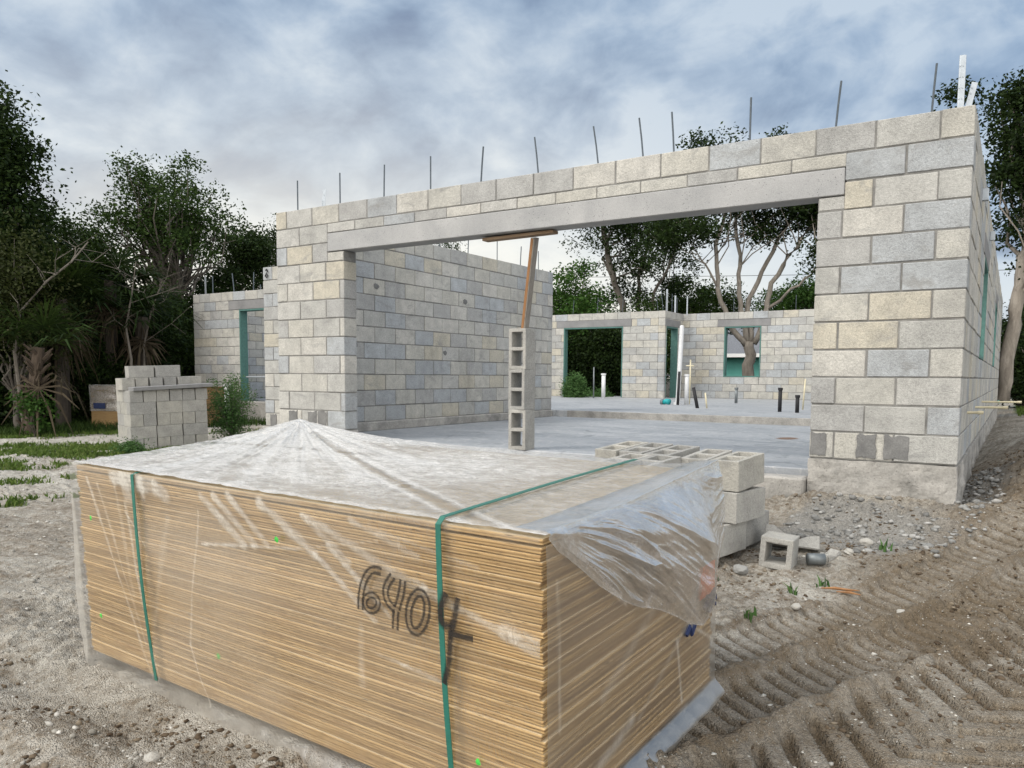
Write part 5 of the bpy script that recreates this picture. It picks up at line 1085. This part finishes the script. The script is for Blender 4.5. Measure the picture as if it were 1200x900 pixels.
# trees behind the house
GB = 'trees behind the house'
wood(672, 27, 305, 40, 'bright green bushy tree beside the garage opening post', group=GB, n_puff=75, per=130, base=.05, seed=21, mat=M_LEAFB, leaf=.13, low=-.95, puff=.6)
wood(640, 33, 330, 45, 'mid green tree low behind the inner garage wall end', group=GB, n_puff=60, per=120, base=.05, seed=22, mat=M_LEAFM, low=-.95)
wood(700, 26, 378, 42, 'dark thicket seen through the wide rear opening', group=GB, n_puff=75, per=170, base=.02, seed=23, low=-.98)
wood(655, 27, 372, 36, 'dark thicket at the left of the wide rear opening', group=GB, n_puff=75, per=170, base=.02, seed=33, low=-.98)
wood(745, 29, 352, 46, 'mid green shrubby tree behind the corner of the rear wall', group=GB, n_puff=60, per=140, base=.05, seed=24, mat=M_LEAFM, low=-.95)
wood(520, 40, 283, 26, 'small tree top just over the inner garage wall', group=GB, n_puff=40, per=90, base=.3, seed=25)
wood(600, 42, 322, 60, 'far tree low over the inner garage wall', group=GB, n_puff=50, per=110, base=.05, seed=26, low=-.95)
wood(815, 32, 330, 50, 'dark tree behind the pale trunks, left', group=GB, n_puff=50, per=130, base=.58, seed=27, mat=M_LEAFM, low=-.95)
wood(935, 31, 330, 45, 'fresh green tree low beside the garage pillar edge', group=GB, n_puff=50, per=110, base=.55, seed=28, mat=M_LEAFB, low=-.9)
wood(740, 44, 345, 70, 'distant dark tree far behind the rear wall corner', group=GB, n_puff=60, per=140, base=.02, seed=29, low=-.98)
def hand_tree(label, px0, d, limbs, crown, seed, group=GB, n_puff=70, per=60, leaf=.13, mat=M_LEAFD, bark=M_BARKP, puff=.60, name='broadleaf_tree'):
    """tree with limbs placed in space: limbs = [(r0, r1, [(px, row, dist)...])]"""
    r = np.random.default_rng(seed); lo = np.array(tb(px0, d)); t = thing(name, label, 'tree', tuple(lo), 0, group); mb = MB(); tips = []
    def P3(px, row, dd):
        x, y, _ = bearing(px, dd); hd = 441-(px-600)*-.007; ray = FW+RT*((px-600)/FPX); k_ = dd/np.linalg.norm(ray[:2]); z = CAM[2]+(hd-row)/FPX*k_*1.0; return np.array([x, y, z])-lo
    for r0, r1, pts in limbs:
        p = [P3(*q) for q in pts]; tt = np.linspace(0, 1, len(p)); td = np.linspace(0, 1, len(p)*3); pp = np.stack([np.interp(td, tt, [q[i] for q in p]) for i in range(3)], 1); pp[1:-1] += r.normal(size=(len(pp)-2, 3))*.03
        mb.tube(pp, np.linspace(r0, r1, len(pp)), 8); tips.append((pp, r1))
    pts_all = []
    for (cx, cy, w, hh, dd, n_) in crown:
        for i in range(n_):
            a, q = r.uniform(0, 6.28), math.sqrt(r.random()); c = P3(cx+math.cos(a)*q*w, cy+math.sin(a)*q*hh, dd+r.normal()*size_at(w, dd)*.55)
            k_ = int(per*r.uniform(.5, 1.5)); g = r.normal(size=(k_, 3)); g = g/np.linalg.norm(g, axis=1)[:, None]*(r.random((k_, 1))**.45); pts_all.append(c+g*np.array([1, 1, .6])*puff*r.uniform(.7, 1.2))
            if i % 3 == 0:
                pp, r1 = tips[r.integers(len(tips))]; s = pp[r.integers(len(pp)//2, len(pp))]
                if np.linalg.norm(s-c) < 3.2: mb.tube(limb_path(s, c, r, 5, .15), np.linspace(max(r1*.5, .02), .012, 5), 5, 0, False)
    mb.build('trunk', bark, t, True); V_, F_ = leaf_quads(np.concatenate(pts_all), leaf, r); np_mesh('crown', V_, F_, mat, t); return t
hand_tree('large spreading tree with pale forking trunks framed by the garage opening', 874, 25, [
    (.20, .15, [(874, 470, 25), (875, 430, 25), (874, 402, 25)]), (.095, .04, [(872, 408, 25), (852, 385, 24.9), (838, 345, 24.8), (832, 300, 24.7), (840, 262, 24.6), (850, 215, 24.5)]),
    (.09, .04, [(873, 404, 25), (866, 370, 25), (860, 340, 25), (862, 300, 25), (853, 262, 25), (868, 205, 25)]), (.09, .04, [(876, 404, 25), (872, 360, 25.2), (885, 325, 25.3), (905, 285, 25.4), (922, 247, 25.5), (940, 200, 25.6)]),
    (.095, .04, [(880, 404, 25), (893, 370, 25), (897, 340, 25), (915, 305, 25), (940, 270, 25), (960, 243, 25), (985, 200, 25)]), (.05, .02, [(893, 365, 25), (920, 345, 24.6), (945, 322, 24.4), (960, 300, 24.3)]), (.04, .015, [(836, 340, 24.8), (820, 312, 24.5), (806, 296, 24.2)])],
    [(800, 262, 50, 26, 24, 20), (885, 230, 60, 40, 25, 36), (955, 255, 40, 45, 25.5, 22), (850, 222, 50, 26, 25, 24), (930, 214, 60, 28, 25, 26), (832, 177, 30, 3, 25, 3), (905, 172, 12, 3, 25, 1), (915, 262, 40, 20, 25.5, 10), (775, 285, 28, 24, 24, 10), (960, 300, 22, 18, 24, 7), (1000, 215, 50, 40, 25, 18), (870, 280, 40, 18, 25.5, 7)], 41, per=80)
hand_tree('dark leafy tree with a leaning trunk seen left of the pale trunks', 727, 29, [
    (.14, .09, [(735, 470, 29), (733, 400, 29), (727, 360, 29), (715, 330, 29), (708, 300, 29), (700, 260, 29)]), (.09, .04, [(746, 470, 29.4), (746, 380, 29.4), (745, 330, 29.4), (755, 290, 29.4), (757, 240, 29.4)]), (.08, .03, [(760, 470, 29), (762, 350, 29), (780, 315, 29), (792, 270, 29)])],
    [(700, 272, 40, 24, 29, 22), (740, 300, 34, 30, 29, 22), (757, 262, 48, 26, 29, 30), (690, 250, 44, 24, 29.5, 16), (780, 320, 26, 26, 29.5, 12), (745, 225, 60, 20, 29, 16), (740, 345, 40, 14, 29.5, 8)], 42, per=60, bark=M_BARK)
hand_tree('tall tree with a pale trunk rising beyond the right wall', 1182, 22, [
    (.16, .12, [(1172, 470, 22), (1178, 390, 22), (1186, 330, 22), (1192, 290, 22), (1187, 255, 22)]), (.09, .04, [(1187, 258, 22), (1180, 220, 22), (1172, 180, 22), (1168, 140, 22)]), (.09, .04, [(1188, 262, 22), (1200, 215, 22), (1206, 160, 22), (1204, 110, 22)]), (.07, .03, [(1184, 345, 22), (1198, 335, 21.8), (1215, 333, 21.5)])],
    [(1172, 150, 24, 40, 22, 26), (1205, 140, 40, 50, 22, 44), (1165, 215, 20, 34, 22, 18), (1205, 225, 36, 40, 22, 30), (1215, 300, 24, 24, 22, 12), (1175, 275, 16, 22, 22, 7), (1110, 122, 14, 6, 23, 4), (1240, 180, 40, 80, 22, 30)], 43, per=52, mat=M_LEAFD)
wood(1196, 30, 372, 26, 'dark rounded tree low at the right edge beyond the wall', group=GB, n_puff=60, per=140, base=.1, seed=44, low=-.95)
wood(1255, 27, 330, 50, 'dark tree just beyond the right picture edge', group=GB, n_puff=60, per=130, base=.08, seed=45, low=-.95)
wood(1200, 50, 405, 30, 'fresh green shrub behind the right wire fence', group=GB, n_puff=40, per=110, base=.02, seed=46, mat=M_LEAFB, low=-.98)
# feathery weed beside the left pillar
def weed(label, loc, h, w, seed, n=16, mat=M_WEED, leaf=.045, name='weed'):
    r = np.random.default_rng(seed); t = thing(name, label, 'weed', loc); mb = MB(); pts = []
    for i in range(n):
        a = r.uniform(0, 6.28); q = r.uniform(0, 1)**.6; hh = h*(1-.45*q*q)*r.uniform(.8, 1.05); e = np.array([math.cos(a)*w*q, math.sin(a)*w*q, hh]); p = [np.zeros(3), e*np.array([.35, .35, .45]), e]; mb.tube(p, [.009, .006, .002], 5, 0, False)
        for f in np.linspace(.2, 1, 26):
            c = p[1]+(p[2]-p[1])*((f-.45)/.55) if f > .45 else p[1]*f/.45
            sp_ = .12*(1.15-f)+.03; pts.append(c+r.normal(size=(12, 3))*np.array([sp_, sp_, sp_*.6]))
    mb.build('stem', M_BARK, t); V_, F_ = leaf_quads(np.concatenate(pts), leaf, r, 0, .32); np_mesh('foliage', V_, F_, mat, t); return t
wx, wy = -4.35, 2.7
weed('feathery green weed growing between the block pallet and the garage pillar', (wx, wy, float(terrain(wx, wy))), 1.25, .5, 5, 26)
for px, d, h, w, lab in [(672, 22.5, 1.2, .35, 'tall grassy weed at the left of the wide rear opening'), (700, 23.5, .7, .5, 'low weed before the chain-link fence')]:
    x, y, _ = bearing(px, d); weed(lab, (x, y, -.45), h, w, int(px), 14, M_WEED, .09)
x, y = 3.2, -.1
weed('small weed sprig at the corner of the pallet', (-3.9, .55, float(terrain(-3.9, .55))), .16, .09, 8, 6)
# grass: uncountable
def grass(name, label, n, gen, hgt, seed, mat=M_GRASS):
    r = np.random.default_rng(seed); x, y = gen(r, n); z = terrain(x, y); n = len(x); a = r.uniform(0, 6.28, n); hh = hgt*r.uniform(.4, 1.3, n); w = .006+.006*r.random(n); lean = r.normal(size=(n, 2))*.45*hh[:, None]
    b = np.stack([x, y, z-.01], 1); s = np.stack([np.cos(a)*w, np.sin(a)*w, 0*w], 1); tip = np.stack([x+lean[:, 0], y+lean[:, 1], z+hh], 1); mid = np.stack([x+lean[:, 0]*.3, y+lean[:, 1]*.3, z+hh*.6], 1)
    V_ = np.stack([b-s, b+s, mid+s*.7, tip, mid-s*.7], 1).reshape(-1, 3); i = np.arange(n)*5; F_ = np.stack([i, i+1, i+2, i+4], 1); F2 = np.stack([i+4, i+2, i+3, i+3], 1)
    me_f = np.concatenate([np.stack([i, i+1, i+2], 1), np.stack([i, i+2, i+4], 1), np.stack([i+4, i+2, i+3], 1)])
    o = np_mesh(name, V_, me_f, mat); return tag(o, label, 'grass', None, 'stuff')
def gpatch(r, n): x = r.uniform(-15, 1.5, n); y = r.uniform(-3.2, 4.5, n); ok = r.random(n) < grassiness(x, y); return x[ok], y[ok]
grass('grass', 'patchy green grass on the limestone ground left of the bundle', 300000, gpatch, .052, 3)
def glawn(r, n): x = r.uniform(7.3, 16, n); y = r.uniform(15.5, 40, n); return x, y
grass('lawn', 'green lawn beyond the right wall', 40000, glawn, .09, 4)
def gsprig(r, n):
    x, y = [], []
    for cx, cy in [(6.12, -2.35), (6.2, -1.75), (6.33, -1.55), (6.05, -2.9), (5.75, -1.75), (6.55, -.8)]: x.append(cx+r.normal(size=9)*.02); y.append(cy+r.normal(size=9)*.02)
    return np.concatenate(x), np.concatenate(y)
grass('grass_sprigs', 'few thin grass sprigs in the gravel around the bundle', 72, gsprig, .06, 5, M_WEED)
def gwood(r, n):
    px = r.uniform(-60, 330, n); d = r.uniform(17.2, 21, n); v = FW[:2][None]+RT[:2][None]*((px-600)/FPX)[:, None]; v /= np.linalg.norm(v, axis=1)[:, None]; return CAM[0]+v[:, 0]*d, CAM[1]+v[:, 1]*d
grass('ground_cover', 'dark leafy ground cover along the foot of the wood', 9000, gwood, .16, 6, M_LEAFM)

# ------------------------------------------------------------------ neighbours' house, fences, cable
nh = thing('neighbour_house', 'teal painted single storey house with a grey roof behind the site', 'house', (-1.1, 38.0, -.55))
MB().box((0, 3, 1.2), (16.4, 6, 2.4), .01).build('wall', M_TEALWALL, nh)
rf = MB(); e = 8.75; rf.add([(-e, -.6, 2.4), (e, -.6, 2.4), (e, 6.6, 2.4), (-e, 6.6, 2.4), (-e+3, 3, 4.6), (e-3, 3, 4.6)], [(0, 1, 5, 4), (1, 2, 5), (2, 3, 4, 5), (3, 0, 4), (3, 2, 1, 0)]); rf.build('roof', M_ROOF, nh)
MB().box((0, -.62, 2.36), (17.5, .04, .2), .005).build('fascia', M_WHITE, nh)
for xw in (-6.15, -2.4, 2.5, 5.5):
    wf = MB(); 
    for (c, s) in (((xw, -.03, 2.02), (1.2, .06, .08)), ((xw, -.03, .78), (1.2, .06, .08)), ((xw-.58, -.03, 1.4), (.08, .06, 1.2)), ((xw+.58, -.03, 1.4), (.08, .06, 1.2)), ((xw, -.03, 1.36), (1.1, .05, .06))): wf.box(c, s)
    w_ = wf.build('window', M_WHITE, nh); MB().box((xw, -.012, 1.4), (1.12, .02, 1.2)).build('pane', M_GLASS, w_)
def fence(label, a, b, h, npost, z):
    t = thing('wire_fence', label, 'fence', (a[0], a[1], z), 0, 'chain-link fences behind the site'); d = np.array(b)-np.array(a); ln = float(np.hypot(*d)); d = d/ln
    for i in range(npost): p = d*ln*i/(npost-1); MB().tube([(p[0], p[1], -.1), (p[0], p[1], h+.03)], .026, 8).build('post', M_GALVD, t)
    MB().tube([(0, 0, h), (d[0]*ln, d[1]*ln, h)], .02, 8).build('top_rail', M_GALVD, t)
    mb = MB(); st = .09; n = int(ln/st); k_ = int(h/st)
    for i in range(-k_, n):
        for sgn in (1, -1):
            u0 = max(0, i*st); u1 = min(ln, (i+k_)*st)
            if u1 <= u0: continue
            z0, z1 = (u0-i*st), (u1-i*st); 
            if sgn < 0: z0, z1 = h-z0, h-z1
            q0, q1 = Vector((d[0]*u0, d[1]*u0, z0)), Vector((d[0]*u1, d[1]*u1, z1)); mb.tube([q0, q1], .0035, 3, 0, False)
    mb.build('mesh', M_GALVD, t); return t
fence('chain-link fence standing beyond the wide rear opening', bearing(655, 25)[:2], bearing(800, 27)[:2], 1.15, 5, -.5)
fence('chain-link fence across the lawn beyond the right wall', (7.2, 30.0), (16, 30.5), 1.3, 5, -.5)
pw = thing('power_line', 'thin overhead cable crossing the sky behind the house', 'cable', (0, 30, 0)); pa, pb = np.array([-30, -4, 6.6]), np.array([30, 6, 5.2]); MB().tube([pa+(pb-pa)*t+np.array([0, 0, -1.2*(1-(2*t-1)**2)*.6]) for t in np.linspace(0, 1, 24)], .012, 5).build('cable', M_PIPEBK, pw)
